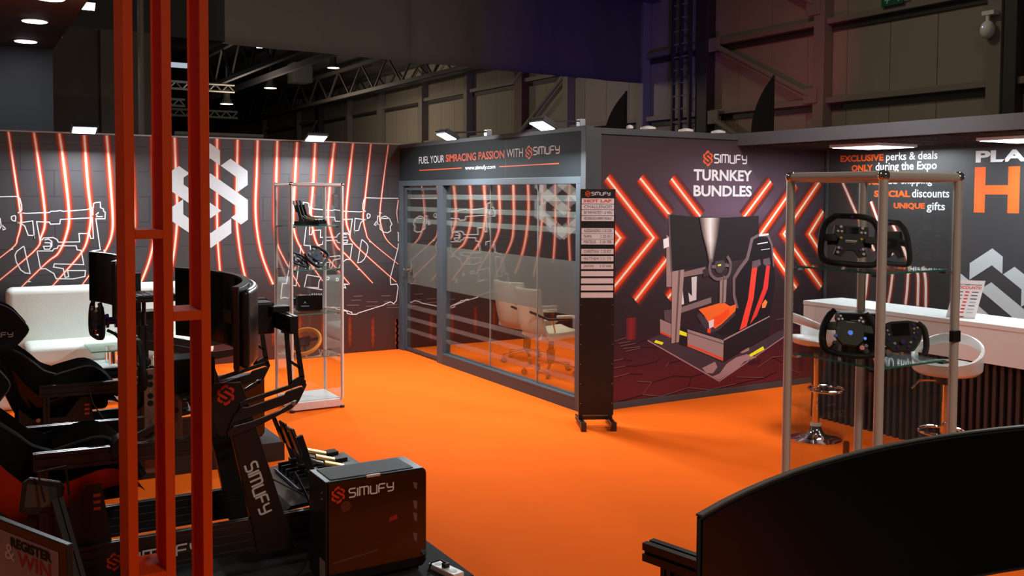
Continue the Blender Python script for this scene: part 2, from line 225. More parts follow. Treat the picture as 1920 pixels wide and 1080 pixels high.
WHITE_INK = mat('white_vinyl', (0.78, 0.78, 0.79), 0.55, spec=0.25, var=0.02)
GREY_INK = mat('grey_vinyl', (0.42, 0.45, 0.46), 0.55, spec=0.25, var=0.03)
BLACK_INK = mat('black_ink', (0.015, 0.015, 0.018), 0.7, spec=0.2)
PAPER = mat('white_paper', (0.82, 0.80, 0.82), 0.7, spec=0.2, var=0.03)
GLASS = glass_mat('clear_glass', (0.955, 0.965, 0.96), 0.03, 0.30)
GLASS_SHELF = glass_mat('shelf_glass', (0.86, 0.93, 0.90), 0.06, 0.5)
GLASS_EDGE = mat('green_glass_edge', (0.05, 0.30, 0.22), 0.2, spec=0.6)
TINTED = glass_mat('tinted_glass', (0.22, 0.2, 0.19), 0.10, 0.5)
INK = print_mat()
BROWN_METAL = mat('bronze_plate', (0.30, 0.235, 0.205), 0.4, metal=0.7)
BRASS = mat('gold_anodised', (0.75, 0.52, 0.26), 0.3, metal=0.9)
PURPLE = mat('purple_anodised', (0.16, 0.06, 0.42), 0.25, metal=0.8)
BLUE = mat('blue_anodised', (0.02, 0.10, 0.5), 0.25, metal=0.6)
BUTTON_W = mat('white_button', (0.7, 0.72, 0.74), 0.3)
BUTTON_Y = mat('yellow_button', (0.85, 0.5, 0.03), 0.35)
BUTTON_R = mat('red_button', (0.7, 0.02, 0.02), 0.3)
CARBON = mat('carbon_plate', (0.020, 0.020, 0.022), 0.5, spec=0.3, scale=180, var=0.3)
LED = emit_mat('flood_led', (0.62, 0.88, 1.0), 8.0)
LED_WARM = emit_mat('downlight_led', (1.0, 0.93, 0.95), 9.0)

# ------------------------------------------------------------------ mesh builder
def basis(p, q):
    d = (Vector(q) - Vector(p)); d.normalize()
    a = Vector((0, 0, 1)) if abs(d.z) < 0.9 else Vector((1, 0, 0))
    x = d.cross(a); x.normalize(); return d, x, x.cross(d)
class B:
    def __init__(s): s.v = []; s.f = []; s.c = []
    def add(s, vs, fs, col=None):
        k = len(s.v); s.v += [tuple(v) for v in vs]; s.f += [tuple(i + k for i in f) for f in fs]
        if col is None: col = (0.5, 0.5, 0.5)
        s.c += (list(col) if isinstance(col, list) else [col] * len(vs)); return s
    def box(s, x0, y0, z0, x1, y1, z1):
        vs = [(x, y, z) for z in (z0, z1) for y in (y0, y1) for x in (x0, x1)]
        return s.add(vs, [(0, 2, 3, 1), (4, 5, 7, 6), (0, 1, 5, 4), (2, 6, 7, 3), (0, 4, 6, 2), (1, 3, 7, 5)])
    def bar(s, p, q, w, h, up=None):
        """rectangular bar from p to q, w across, h along the up side"""
        d, x, u = basis(p, q)
        if up is not None:
            u = Vector(up); x = d.cross(u); x.normalize(); u = x.cross(d)
        p = Vector(p); q = Vector(q); x = x * w / 2; u = u * h / 2
        vs = [e + a * x + b * u for e in (p, q) for a, b in ((-1, -1), (1, -1), (1, 1), (-1, 1))]
        return s.add(vs, [(3, 2, 1, 0), (4, 5, 6, 7)] + [(i, (i + 1) % 4, 4 + (i + 1) % 4, 4 + i) for i in range(4)])
    def alu(s, p, q, w, h, up=(0, 0, 1), slots_w=1, slots_h=1):
        """slotted aluminium profile"""
        d = Vector(q) - Vector(p); d.normalize(); u = Vector(up); x = d.cross(u); x.normalize(); u = x.cross(d)
        g, dp = 0.010, 0.010
        def side(L, n):
            pts = []
            for k in range(n):
                c = -L / 2 + L * (k + 0.5) / n; pts += [(c - g / 2, 0), (c - g / 2, dp), (c + g / 2, dp), (c + g / 2, 0)]
            return pts
        poly = [(-w / 2, -h / 2)] + [(a, -h / 2 + b) for a, b in side(w, slots_w)]
        poly += [(w / 2, -h / 2)] + [(w / 2 - b, a) for a, b in side(h, slots_h)]
        poly += [(w / 2, h / 2)] + [(-a, h / 2 - b) for a, b in side(w, slots_w)]
        poly += [(-w / 2, h / 2)] + [(-w / 2 + b, -a) for a, b in side(h, slots_h)]
        n = len(poly); P = Vector(p); Q = Vector(q)
        vs = [P + x * a + u * b for a, b in poly] + [Q + x * a + u * b for a, b in poly]
        return s.add(vs, [tuple(range(n))[::-1], tuple(range(n, 2 * n))] + [(i, (i + 1) % n, n + (i + 1) % n, n + i) for i in range(n)])
    def cyl(s, p, q, r, r2=None, n=14):
        r2 = r if r2 is None else r2; d, x, u = basis(p, q); P = Vector(p); Q = Vector(q)
        ring = [(cos(2 * pi * i / n), sin(2 * pi * i / n)) for i in range(n)]
        vs = [P + (x * a + u * b) * r for a, b in ring] + [Q + (x * a + u * b) * r2 for a, b in ring]
        return s.add(vs, [tuple(range(n))[::-1], tuple(range(n, 2 * n))] + [(i, (i + 1) % n, n + (i + 1) % n, n + i) for i in range(n)])
    def tube(s, pts, r, n=8, closed=False):
        P = [Vector(p) for p in pts]; m = len(P); k0 = len(s.v); prev = None; vs = []
        rr = r if isinstance(r, (list, tuple)) else [r] * m
        for i in range(m):
            a = P[(i - 1) % m] if closed or i > 0 else P[i]; b = P[(i + 1) % m] if closed or i < m - 1 else P[i]
            t = (b - a).normalized()
            if prev is None:
                ref = Vector((0, 0, 1)) if abs(t.z) < 0.9 else Vector((1, 0, 0)); x = t.cross(ref).normalized()
            else:
                x = (prev - t * prev.dot(t)).normalized()
            prev = x; u = x.cross(t)
            vs += [P[i] + (x * cos(2 * pi * j / n) + u * sin(2 * pi * j / n)) * rr[i] for j in range(n)]
        fs = []
        for i in range(m if closed else m - 1):
            for j in range(n):
                a, b = i * n + j, i * n + (j + 1) % n; c, d = ((i + 1) % m) * n + (j + 1) % n, ((i + 1) % m) * n + j
                fs.append((a, b, c, d))
        if not closed: fs += [tuple(range(n))[::-1], tuple(range((m - 1) * n, m * n))]
        return s.add(vs, fs)
    def lathe(s, prof, c=(0, 0, 0), n=24):
        vs = [(c[0] + r * cos(2 * pi * j / n), c[1] + r * sin(2 * pi * j / n), c[2] + z) for r, z in prof for j in range(n)]
        m = len(prof)
        fs = [(i * n + j, i * n + (j + 1) % n, (i + 1) * n + (j + 1) % n, (i + 1) * n + j) for i in range(m - 1) for j in range(n)]
        fs += [tuple(range(n))[::-1], tuple(range((m - 1) * n, m * n))]
        return s.add(vs, fs)
    def prism(s, pts, fn, w0, w1):
        n = len(pts); vs = [fn(a, b, w0) for a, b in pts] + [fn(a, b, w1) for a, b in pts]
        return s.add(vs, [tuple(range(n))[::-1], tuple(range(n, 2 * n))] + [(i, (i + 1) % n, n + (i + 1) % n, n + i) for i in range(n)])
    def flat(s, pts, fn, w, col=None):
        return s.add([fn(a, b, w) for a, b in pts], [tuple(range(len(pts)))], col)
    def stroke(s, pts, width, fn, w, col=None, closed=False):
        L, Rr = offset(pts, width / 2, closed); n = len(pts)
        vs = [fn(a, b, w) for a, b in L] + [fn(a, b, w) for a, b in Rr]
        return s.add(vs, [(i, (i + 1) % n, n + (i + 1) % n, n + i) for i in range(n if closed else n - 1)], col)
    def ribbon(s, pts, offs, cols, fn, w, scale=None):
        """band with colours across it: offs and cols run from one side to the other"""
        rows = []
        for o in offs:
            a, b = offset(pts, 1.0, False); row = []
            for i, p in enumerate(pts):
                k = scale[i] if scale else 1.0
                dx, dy = a[i][0] - p[0], a[i][1] - p[1]; row.append((p[0] + dx * o * k, p[1] + dy * o * k))
            rows.append(row)
        n = len(pts); vs = [fn(a, b, w) for r in rows for a, b in r]; cs = [c for c in cols for _ in range(n)]
        fs = [(i * n + j, i * n + j + 1, (i + 1) * n + j + 1, (i + 1) * n + j) for i in range(len(offs) - 1) for j in range(n - 1)]
        return s.add(vs, fs, cs)
    def sphere(s, c, rx, ry=None, rz=None, n=12, m=8):
        ry = ry or rx; rz = rz or rx
        vs = [(c[0], c[1], c[2] - rz)]
        for i in range(1, m):
            t = pi * i / m - pi / 2
            vs += [(c[0] + rx * cos(t) * cos(2 * pi * j / n), c[1] + ry * cos(t) * sin(2 * pi * j / n), c[2] + rz * sin(t)) for j in range(n)]
        vs.append((c[0], c[1], c[2] + rz)); e = len(vs) - 1
        fs = [(0, 1 + (j + 1) % n, 1 + j) for j in range(n)] + [(e, 1 + (m - 2) * n + j, 1 + (m - 2) * n + (j + 1) % n) for j in range(n)]
        fs += [(1 + i * n + j, 1 + i * n + (j + 1) % n, 1 + (i + 1) * n + (j + 1) % n, 1 + (i + 1) * n + j) for i in range(m - 2) for j in range(n)]
        return s.add(vs, fs)
    def xf(s, M, k=0):
        for i in range(k, len(s.v)): s.v[i] = tuple(M @ Vector(s.v[i]))
        return s
def offset(pts, d, closed=False):
    n = len(pts); L = []; Rr = []
    for i in range(n):
        p = pts[i]
        a = pts[(i - 1) % n] if (closed or i > 0) else None; b = pts[(i + 1) % n] if (closed or i < n - 1) else None
        def nrm(u, v):
            x, y = v[0] - u[0], v[1] - u[1]; l = math.hypot(x, y) or 1e-9; return (-y / l, x / l)
        if a is None: m = nrm(p, b)
        elif b is None: m = nrm(a, p)
        else:
            m1, m2 = nrm(a, p), nrm(p, b); x, y = m1[0] + m2[0], m1[1] + m2[1]; q = x * x + y * y
            m = (x * 2 / q, y * 2 / q) if q > 0.35 else m1
        L.append((p[0] + m[0] * d, p[1] + m[1] * d)); Rr.append((p[0] - m[0] * d, p[1] - m[1] * d))
    return L, Rr
def smooth_line(pts, n=4):
    """Catmull-Rom through the points"""
    out = []
    for i in range(len(pts) - 1):
        p0 = pts[max(i - 1, 0)]; p1 = pts[i]; p2 = pts[i + 1]; p3 = pts[min(i + 2, len(pts) - 1)]
        for k in range(n):
            t = k / n
            out.append(tuple(0.5 * (2 * p1[j] + (p2[j] - p0[j]) * t + (2 * p0[j] - 5 * p1[j] + 4 * p2[j] - p3[j]) * t * t + (3 * p1[j] - p0[j] - 3 * p2[j] + p3[j]) * t ** 3) for j in range(len(p1))))
    out.append(tuple(pts[-1])); return out

ORIGIN = {}
def build(name, b, m, parent=None, smooth=False, bevel=0.0, local=False, solidify=0.0, subsurf=0, segs=2):
    """links the collected shapes as ONE mesh object; under a parent the shapes are taken in world space unless local"""
    o = bpy.data.objects.new(name, None) if b is None else None
    off = Vector((0, 0, 0)) if local else ORIGIN.get(parent.name if parent else None, Vector((0, 0, 0)))
    me = bpy.data.meshes.new(name); me.from_pydata([tuple(Vector(v) - off) for v in b.v], [], b.f)
    if m is INK:
        at_ = me.color_attributes.new('ink', 'FLOAT_COLOR', 'POINT')
        for i, c in enumerate(b.c): at_.data[i].color = (*c, 1)
    me.materials.append(m)
    if smooth:
        me.shade_smooth(); me.set_sharp_from_angle(angle=radians(smooth if smooth is not True else 40))
    me.update(); o = bpy.data.objects.new(name, me); COL.objects.link(o)
    if parent: o.parent = parent; ORIGIN[o.name] = off
    if subsurf:
        md = o.modifiers.new('sub', 'SUBSURF'); md.levels = md.render_levels = subsurf
    if solidify:
        md = o.modifiers.new('thick', 'SOLIDIFY'); md.thickness = solidify; md.offset = -1
    if bevel:
        md = o.modifiers.new('bevel', 'BEVEL'); md.width = bevel; md.segments = segs; md.limit_method = 'ANGLE'; md.angle_limit = radians(35)
    return o
def tag(o, label, cat, group=None, kind=None):
    if label: o['label'] = label
    if cat: o['category'] = cat
    if group: o['group'] = group
    if kind: o['kind'] = kind
    return o
def thing(name, label, cat, loc=(0, 0, 0), rot=(0, 0, 0), group=None):
    o = bpy.data.objects.new(name, None); COL.objects.link(o); o.location = loc; o.rotation_euler = rot; o.empty_display_size = 0.1
    ORIGIN[o.name] = Vector(loc); return tag(o, label, cat, group)
def struct(name, b, m, label=None, **k):
    o = build(name, b, m, **k); o['kind'] = 'structure'
    if label: o['label'] = label
    return o
def copy_tree(o, loc, rot=None, label=None, parent=None):
    c = o.copy(); COL.objects.link(c); c.parent = parent
    if loc is not None: c.location = loc
    if rot is not None: c.rotation_euler = rot
    if label: c['label'] = label
    for ch in o.children: copy_tree(ch, None, parent=c)
    return c
def lab(o, text): o['label'] = text; return o

# ------------------------------------------------------------------ lettering and the hexagon emblem
_FONT = {}
def glyphs(txt, bold=0.0):
    key = (txt, bold)
    if key not in _FONT:
        cu = bpy.data.curves.new('txt', 'FONT'); cu.body = txt; cu.offset = bold; cu.resolution_u = 3
        ob = bpy.data.objects.new('txt', cu); COL.objects.link(ob)
        bpy.context.view_layer.update()
        me = ob.evaluated_get(bpy.context.evaluated_depsgraph_get()).to_mesh()
        vs = [(v.co.x, v.co.y) for v in me.vertices]; fs = [tuple(p.vertices) for p in me.polygons]
        ob.to_mesh_clear(); bpy.data.objects.remove(ob); bpy.data.curves.remove(cu)
        x0 = min(v[0] for v in vs); x1 = max(v[0] for v in vs); y0 = min(v[1] for v in vs); y1 = max(v[1] for v in vs)
        _FONT[key] = ([((x - x0) / (x1 - x0), (y - y0) / (y1 - y0)) for x, y in vs], fs)
    return _FONT[key]
def text(b, txt, u0, v0, u1, v1, fn, w, bold=0.0, col=None, shear=0.0):
    """flat letters filling the box u0..u1, v0..v1"""
    vs, fs = glyphs(txt, bold)
    return b.add([fn(u0 + (u1 - u0) * x + shear * y * (v1 - v0), v0 + (v1 - v0) * y, w) for x, y in vs], fs, col)
WORDMARK = [([[(1.0, 1), (.2, 1), (.04, .9), (0, .75), (.1, .58), (.25, .53), (.8, .5), (.95, .42), (1.0, .27), (.96, .1), (.8, 0), (0, 0)]], 1.0),
            ([[(0, 0), (0, 1)]], 0.0),
            ([[(0, 0), (0, 1), (1.2, 1), (1.34, .9), (1.38, .75), (1.38, 0)], [(.69, 0), (.69, 1)]], 1.38),
            ([[(0, 1), (0, .22), (.05, .07), (.2, 0), (1.0, 0), (1.0, 1)]], 1.0),
            ([[(0, 0), (0, .78), (.05, .93), (.2, 1), (1.0, 1)], [(0, .5), (.92, .5)]], 1.0),
            ([[(0, 1), (0, .65), (.06, .5), (.2, .45), (1.0, .45)], [(1.0, 1), (1.0, .22), (.95, .07), (.8, 0), (.1, 0)]], 1.0)]
def wordmark(b, u0, v0, width, height, fn, w, col=None, first=0, weight=0.17):
    tot = sum(a for _, a in WORDMARK[first:]) + 0.33 * (len(WORDMARK[first:]) - 1); sx = width / tot; x = 0.0
    for strokes, adv in WORDMARK[first:]:
        for k, st in enumerate(strokes):
            b.stroke([(u0 + (x + a) * sx, v0 + c * height) for a, c in st], weight * height, fn, w + (0.0002 if k else 0), col)
        x += adv + 0.33
    return b
_T = [(-1.44, 2.535), (0, 3.5), (.68, 3.044), (.68, 2.044), (0, 2.5), (-1.44, 1.535)]
_TR = [(.72, 2.02), (1.42, 2.51), (2.64, 1.69), (2.64, .75), (1.88, .24), (1.88, 1.24)]
_H = [(-.75, 1.0), (0, 1.5), (2.64, -.27), (2.64, -1.62), (2.14, -1.95), (1.42, -1.47), (1.84, -1.19), (1.84, -.73), (0, .5)]
EMBLEM = [_T, _TR, _H] + [[(-x, -y) for x, y in p] for p in (_T, _TR, _H)]
def emblem(b, u, v, height, fn, w, col=None, wid=1.0):
    k = height / 7.0
    for p in EMBLEM: b.flat([(u + x * k * wid, v + y * k) for x, y in p], fn, w, col)
    return b

# ================================================================== THE SETTING
BY, GX, TY, CX = 10.92, 4.81, 6.90, 7.831          # back wall, glass partition, picture wall, counter wall
HX = 18.0                                           # cladding of the exhibition hall
wb = lambda u, v, w: (u, BY - w, v)                 # on the back wall (w = proud of it)
wt = lambda u, v, w: (u, TY - w, v)
wc = lambda u, v, w: (CX - w, u, v)                 # counter wall: u = Y, reads right to left
wg = lambda u, v, w: (GX - w, u, v)

struct('floor', B().box(-4, 1.0, -0.06, 9.2, 12.2, 0.0), CARPET, 'bright orange needle-felt carpet of the stand')
struct('floor_hall', B().box(-30, -12, -0.12, 40, 80, -0.061), mat('hall_concrete', (0.06, 0.055, 0.05), 0.8), 'dark concrete hall floor beyond the stand')

# ---- back wall with its print
BACKM = wall_print_mat()
wall_back = struct('wall_back', B().box(-2.2, BY, 0, 8.0, BY + 0.06, 2.545), BACKM, 'dark grey printed wall with glowing orange lines and white outlines')
build('top_rail', B().box(-2.2, BY - 0.006, 2.545, 8.0, BY + 0.066, 2.56), mat('pale_edge_rail', (0.35, 0.33, 0.32), 0.4), wall_back)
CORE = (0.95, 0.80, 0.70); HOT = (0.95, 0.30, 0.14); RED = (0.62, 0.055, 0.02); DIM = (0.16, 0.03, 0.022); BG = (0.060, 0.054, 0.058)
def cut(pts, lo, hi):
    """keeps the run of the line that lies between lo and hi"""
    out = []
    for i, p in enumerate(pts):
        if lo <= p[0] <= hi: out.append(p)
        else:
            if i and out and lo <= pts[i - 1][0] <= hi:
                a = pts[i - 1]; lim = lo if p[0] < lo else hi; t = (lim - a[0]) / (p[0] - a[0]); out.append((lim, a[1] + (p[1] - a[1]) * t)); break
            if i + 1 < len(pts) and lo <= pts[i + 1][0] <= hi and not out:
                a = pts[i + 1]; lim = lo if p[0] < lo else hi; t = (lim - a[0]) / (p[0] - a[0]); out.append((lim, a[1] + (p[1] - a[1]) * t))
    return out
def light_streak(pts, fn, parent, core=0.0075, glow=0.050, w=0.001, ends=None, bg=BG):
    p = smooth_line(pts, 5); n = len(p)
    sc = [1.0 - (1 - ends) * max(0, (i / (n - 1) - 0.45) / 0.55) for i in range(n)] if ends else None
    o = [-glow, -glow * .62, -glow * .30, -core * 1.5, -core * .8, core * .8, core * 1.5, glow * .30, glow * .62, glow]
    b = B().ribbon(p, o, [bg, DIM, RED, HOT, CORE, CORE, HOT, RED, DIM, bg], fn, w, sc)
    return build('light_streak', b, INK, parent)
def back_module(c, xmin, xmax):
    for i, s in enumerate(STREAKS):
        for sg in (1, -1):
            pts = [(c + sg * x, z) for x, z in s]
            pts = cut(pts, xmin, xmax)
            if len(pts) < 2: continue
            thin = max(0.0, (i - 6) / 4.0)
            light_streak(pts, wb, wall_back, core=0.0070 - 0.0030 * thin, glow=0.056 - 0.040 * thin, ends=0.30 if i > 2 else 0.8)
            if i < 9:
                x0 = pts[-1][0]; z1 = 0.62 - 0.03 * i; z0 = z1 - 0.42
                b = B(); RD = (0.26, 0.035, 0.010); D0 = (0.05, 0.018, 0.013)
                n = 14; vs = []; cs = []
                for k in range(n + 1):
                    za = z0 + (z1 - z0) * k / n; ww = (0.030 + 0.012 * sin(k * 2.3 + i)) * (1 - 0.02 * i); g = sin(pi * k / n) ** 0.6
                    for q, e in ((-1, 0), (-.35, 1), (.35, 1), (1, 0)):
                        vs.append(wb(x0 + q * ww, za, 0.001)); cs.append(tuple(a + (r - a) * g * e for a, r in zip(D0, RD)))
                b.add(vs, [(k * 4 + j, k * 4 + j + 1, k * 4 + j + 5, k * 4 + j + 4) for k in range(n) for j in range(3)], cs)
                build('floor_glint', b, INK, wall_back)
    for sg in (1, -1):
        for j, l in enumerate(MACHINE_LINES):
            pts = [(c + sg * x, z) for x, z in l]
            if min(p[0] for p in pts) < xmin - .3 or max(p[0] for p in pts) > xmax + .3: continue
            pts = [(min(max(x, xmin), xmax), z) for x, z in pts]
            build('machine_outline', B().stroke(pts, 0.0105, wb, 0.0022), WHITE_INK, wall_back)
        b = B()
        for l in FLOOR_DASHES: b.stroke([(c + sg * x, z) for x, z in l], 0.007, wb, 0.0018)
        build('floor_dashes', b, mat('dull_pink_ink', (0.22, 0.14, 0.14), 0.6), wall_back)
    b = B(); emblem(b, c + 0.0375, 1.905, 1.17, wb, 0.0026, wid=1.0 * 0.832 / (1.17 / 7 * 5.28))
    build('emblem', b, mat('emblem_white', (0.60, 0.64, 0.66), 0.55, spec=0.25), wall_back)
back_module(MODULE_CENTRES[0], -2.2, 4.79)
back_module(MODULE_CENTRES[1], 4.85, 7.95)

# ---- glazed partition: frame, lettered banner, door and panes
DZ = 2.10
wall_glass = struct('wall_glass', B().box(GX, 6.955, DZ, GX + 0.08, 10.92, 2.50), mat('banner_black', (0.016, 0.020, 0.022), 0.6, spec=0.15), 'glazed meeting-room partition with black lettered banner')
build('top_rail', B().box(GX - 0.01, 6.90, 2.50, GX + 0.09, 10.92, 2.545), DARK_FRAME, wall_glass, bevel=0.003)
build('head_rail', B().box(GX - 0.012, 6.955, 2.035, GX + 0.092, 10.92, DZ), GREY_FRAME, wall_glass, bevel=0.003)
build('frame_post', B().box(GX - 0.012, 10.80, 0, GX + 0.092, 10.92, 2.035), GREY_FRAME, wall_glass, bevel=0.003)
build('frame_post', B().box(GX - 0.012, 9.70, 0, GX + 0.092, 9.842, 2.035), GREY_FRAME, wall_glass, bevel=0.003)
build('frame_post', B().box(GX - 0.012, 6.955, 0, GX + 0.092, 7.03, 2.035), GREY_FRAME, wall_glass, bevel=0.003)
sill = build('sill_panel', B().box(GX - 0.012, 7.03, 0, GX + 0.092, 9.70, 0.105), DARK_FRAME, wall_glass)
build('sill_cap', B().box(GX - 0.014, 7.03, 0.105, GX + 0.094, 9.70, 0.122), GREY_FRAME, wall_glass, bevel=0.002)
edges = [9.70, 8.672, 7.743, 7.03]
FROST = film_mat('frosted_film', (0.30, 0.35, 0.325), 0.19)
FROST_WIDE = film_mat('frosted_film_dense', (0.095, 0.103, 0.092), 0.70)
FROST_LOW = film_mat('frosted_film_faint', (0.40, 0.38, 0.38), 0.13)
BANDS = [(1.932, 1.878, FROST), (1.783, 1.730, FROST), (1.640, 1.587, FROST), (1.338, 0.842, FROST_WIDE), (0.584, 0.529, FROST_LOW), (0.432, 0.384, FROST_LOW), (0.287, 0.239, FROST_LOW)]
def pane(parent, ya, yb, za, zb, x=GX + 0.035):
    p = build('pane', B().box(x, ya, za, x + 0.010, yb, zb), GLASS, parent)
    for hi, lo, m in BANDS:
        build('frosted_band', B().add([(x - 0.0008, ya, lo), (x - 0.0008, yb, lo), (x - 0.0008, yb, hi), (x - 0.0008, ya, hi)], [(0, 1, 2, 3)]), m, p)
    return p
for a, b_ in zip(edges[:-1], edges[1:]): pane(wall_glass, b_ + 0.003, a - 0.003, 0.122, 2.035)
for y in edges[1:-1]: build('pane_joint', B().box(GX + 0.033, y - 0.002, 0.122, GX + 0.047, y + 0.002, 2.035), mat('clear_joint', (0.30, 0.29, 0.27), 0.3), wall_glass)
door = thing('door_1', 'glass door with lever handle in the grey partition frame', None, (GX, 10.78, 0)); door['kind'] = 'structure'
build('door_rail', B().box(GX + 0.02, 9.845, 1.985, GX + 0.065, 10.795, 2.012), GREY_FRAME, door)
build('door_rail', B().box(GX + 0.02, 9.845, 0.012, GX + 0.065, 10.795, 0.042), DARK_FRAME, door)
build('door_stile', B().box(GX + 0.02, 10.765, 0.042, GX + 0.065, 10.795, 1.985), GREY_FRAME, door)
pane(door, 9.85, 10.765, 0.042, 1.985)
h = build('lever_handle', B().box(GX - 0.005, 10.60, 0.99, GX + 0.02, 10.68, 1.05).cyl((GX - 0.005, 10.655, 1.02), (GX - 0.06, 10.655, 1.02), 0.010).cyl((GX - 0.055, 10.665, 1.02), (GX - 0.055, 10.54, 1.02), 0.010), CHROME, door, bevel=0.003)
build('door_closer', B().box(GX + 0.06, 10.45, 1.93, GX + 0.10, 10.70, 1.98), BLACK, door)
# banner lettering (reads from the far end towards the near corner: u = Y decreasing)
wl = lambda u, v, w: (GX - w, 10.85 - u, v)
def yb(y): return 10.85 - y
def banner_text(txt, ya, yb_, v0, v1, m, bold=0.0, name='lettering', va=None):
    return build(name, text(B(), txt, yb(ya), v0, yb(yb_), v1, wl, 0.001, bold), m, wall_glass)
banner_text('FUEL YOUR', 10.355, 9.685, 2.296, 2.379, WHITE_INK)
banner_text('SIMRACING', 9.64, 8.925, 2.298, 2.381, ORANGE_INK, 0.02)
banner_text('PASSION', 8.87, 8.325, 2.301, 2.384, ORANGE_INK, 0.02)
banner_text('WITH', 8.28, 7.965, 2.305, 2.388, WHITE_INK)
build('banner_seam', B().box(GX - 0.0006, 8.297, DZ, GX, 8.300, 2.50), GREY_FRAME, wall_glass)
build('emblem', emblem(B(), yb(7.852), 2.343, 0.137, wl, 0.001, wid=1.25), ORANGE_INK, wall_glass)
build('wordmark', wordmark(B(), yb(7.77), 2.318, 0.45, 0.068, wl, 0.001), WHITE_INK, wall_glass)
banner_text('www.simufy.com', 9.171, 8.51, 2.188, 2.244, WHITE_INK)
for a, c in ((10.345, 9.255), (8.427, 7.323)):
    build('rule_line', B().flat([(yb(a), 2.213), (yb(c), 2.218), (yb(c), 2.228), (yb(a), 2.223)], wl, 0.001), ORANGE_INK, wall_glass)

# ---- picture wall with the printed cockpit
wall_centre = struct('wall_centre', B().box(GX, TY, 0, CX + 0.06, TY + 0.055, 2.49), DARK_FRAME, 'purple-black printed wall showing a racing cockpit between orange arrows')
build('corner_post', B().box(GX - 0.012, TY - 0.02, 0, 4.965, TY + 0.055, 2.53), DARK_FRAME, wall_centre, bevel=0.003)
build('top_rail', B().box(4.965, TY - 0.02, 2.475, 6.62, TY + 0.055, 2.53), DARK_FRAME, wall_centre, bevel=0.003)
build('foot_rail', B().box(4.965, TY - 0.016, 0, CX, TY, 0.058), DARK_FRAME, wall_centre, bevel=0.002)
tg = 1.0
def ink(c, g=tg): return tuple(min(0.92, v * g) for v in lin(c))
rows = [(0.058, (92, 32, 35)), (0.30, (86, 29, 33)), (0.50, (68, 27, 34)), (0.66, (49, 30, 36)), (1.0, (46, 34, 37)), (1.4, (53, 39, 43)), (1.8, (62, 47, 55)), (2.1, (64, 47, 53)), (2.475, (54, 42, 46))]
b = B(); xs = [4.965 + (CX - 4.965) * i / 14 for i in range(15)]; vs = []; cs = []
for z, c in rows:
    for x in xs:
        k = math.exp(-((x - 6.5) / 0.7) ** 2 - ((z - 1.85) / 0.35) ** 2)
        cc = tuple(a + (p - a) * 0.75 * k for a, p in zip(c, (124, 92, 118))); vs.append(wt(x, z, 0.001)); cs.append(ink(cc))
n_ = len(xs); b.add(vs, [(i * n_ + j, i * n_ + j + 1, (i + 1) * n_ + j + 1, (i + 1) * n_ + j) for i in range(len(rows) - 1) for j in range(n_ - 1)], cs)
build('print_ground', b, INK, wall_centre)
for pts in FLOOR_HEXAGONS:
    build('floor_joint', B().stroke(pts, 0.011, wt, 0.0016, ink((44, 16, 20))).stroke([(x, z + 0.006) for x, z in pts[:2]], 0.004, wt, 0.0018, ink((150, 100, 104))), INK, wall_centre)
b = B(); b.ribbon([(5.33, 0.62), (5.33, 0.82)], [-.06, 0, .06], [ink((80, 30, 36)), ink((140, 36, 34)), ink((80, 30, 36))], wt, 0.0015); build('floor_glint', b, INK, wall_centre)
for pts in CHEVRONS:
    pts = [(max(4.975, min(CX - 0.01, x)), z) for x, z in pts]; g = ink((60, 40, 46))
    b = B()
    for a, c in zip(pts[:-1], pts[1:]):
        pass
    o = [-0.095, -0.062, -0.040, -0.014, -0.008, 0.008, 0.014, 0.040, 0.062, 0.095]; o = [v * 0.86 for v in o]
    b.ribbon(pts, o, [g, ink((110, 30, 24)), ink((214, 62, 20)), ink((255, 96, 40)), ink((255, 236, 214)), ink((255, 236, 214)), ink((255, 96, 40)), ink((214, 62, 20)), ink((110, 30, 24)), g], wt, 0.002)
    build('arrow_light', b, INK, wall_centre)
for k, (nm, c, pts) in enumerate(RIG_PICTURE):
    build(nm, B().flat(pts, wt, 0.003 + 0.00012 * k, ink(c, 1.25)), INK, wall_centre)
b = B(); top = [SCREEN_STREAK[i] for i in range(5)]; dk = ink((33, 26, 28), 1.25); md = ink((150, 128, 120)); wh = ink((238, 232, 224))
bot = [SCREEN_STREAK[7], ((SCREEN_STREAK[7][0] + SCREEN_STREAK[6][0]) / 2, SCREEN_STREAK[6][1]), SCREEN_STREAK[6], ((SCREEN_STREAK[5][0] + SCREEN_STREAK[6][0]) / 2, SCREEN_STREAK[6][1]), SCREEN_STREAK[5]]
mid = [((a[0] * .6 + c[0] * .4), (a[1] * .5 + c[1] * .5)) for a, c in zip(top, bot)]
b.add([wt(*p, 0.0095) for p in top + mid + bot], [(r * 5 + i, r * 5 + i + 1, r * 5 + i + 6, r * 5 + i + 5) for r in range(2) for i in range(4)], [dk, md, wh, md, dk, dk, md, wh, md, dk, dk, dk, md, dk, dk])
build('screen_reflection', b, INK, wall_centre)
for l in PICTURE_WHEEL: build('picture_wheel_rim', B().stroke(smooth_line(l, 3), 0.032, wt, 0.0105, ink((112, 92, 94))), INK, wall_centre)
build('seat_badge', B().stroke([(6.90, 1.545), (7.03, 1.555)], 0.018, wt, 0.0104).stroke([(6.88, 1.46), (7.02, 1.475)], 0.010, wt, 0.0104).stroke([(6.93, 1.40), (7.05, 1.41)], 0.006, wt, 0.0104), WHITE_INK, wall_centre)
build('tag_lettering', text(B(), 'Sabelt', 6.785, 0.268, 6.95, 0.318, wt, 0.0104, 0.0, shear=0.2), BLACK_INK, wall_centre)
build('emblem', emblem(B(), 6.225, 2.29, 0.155, wt, 0.002), ORANGE_INK, wall_centre)
build('wordmark', wordmark(B(), 6.305, 2.252, 0.42, 0.078, wt, 0.002), WHITE_INK, wall_centre)
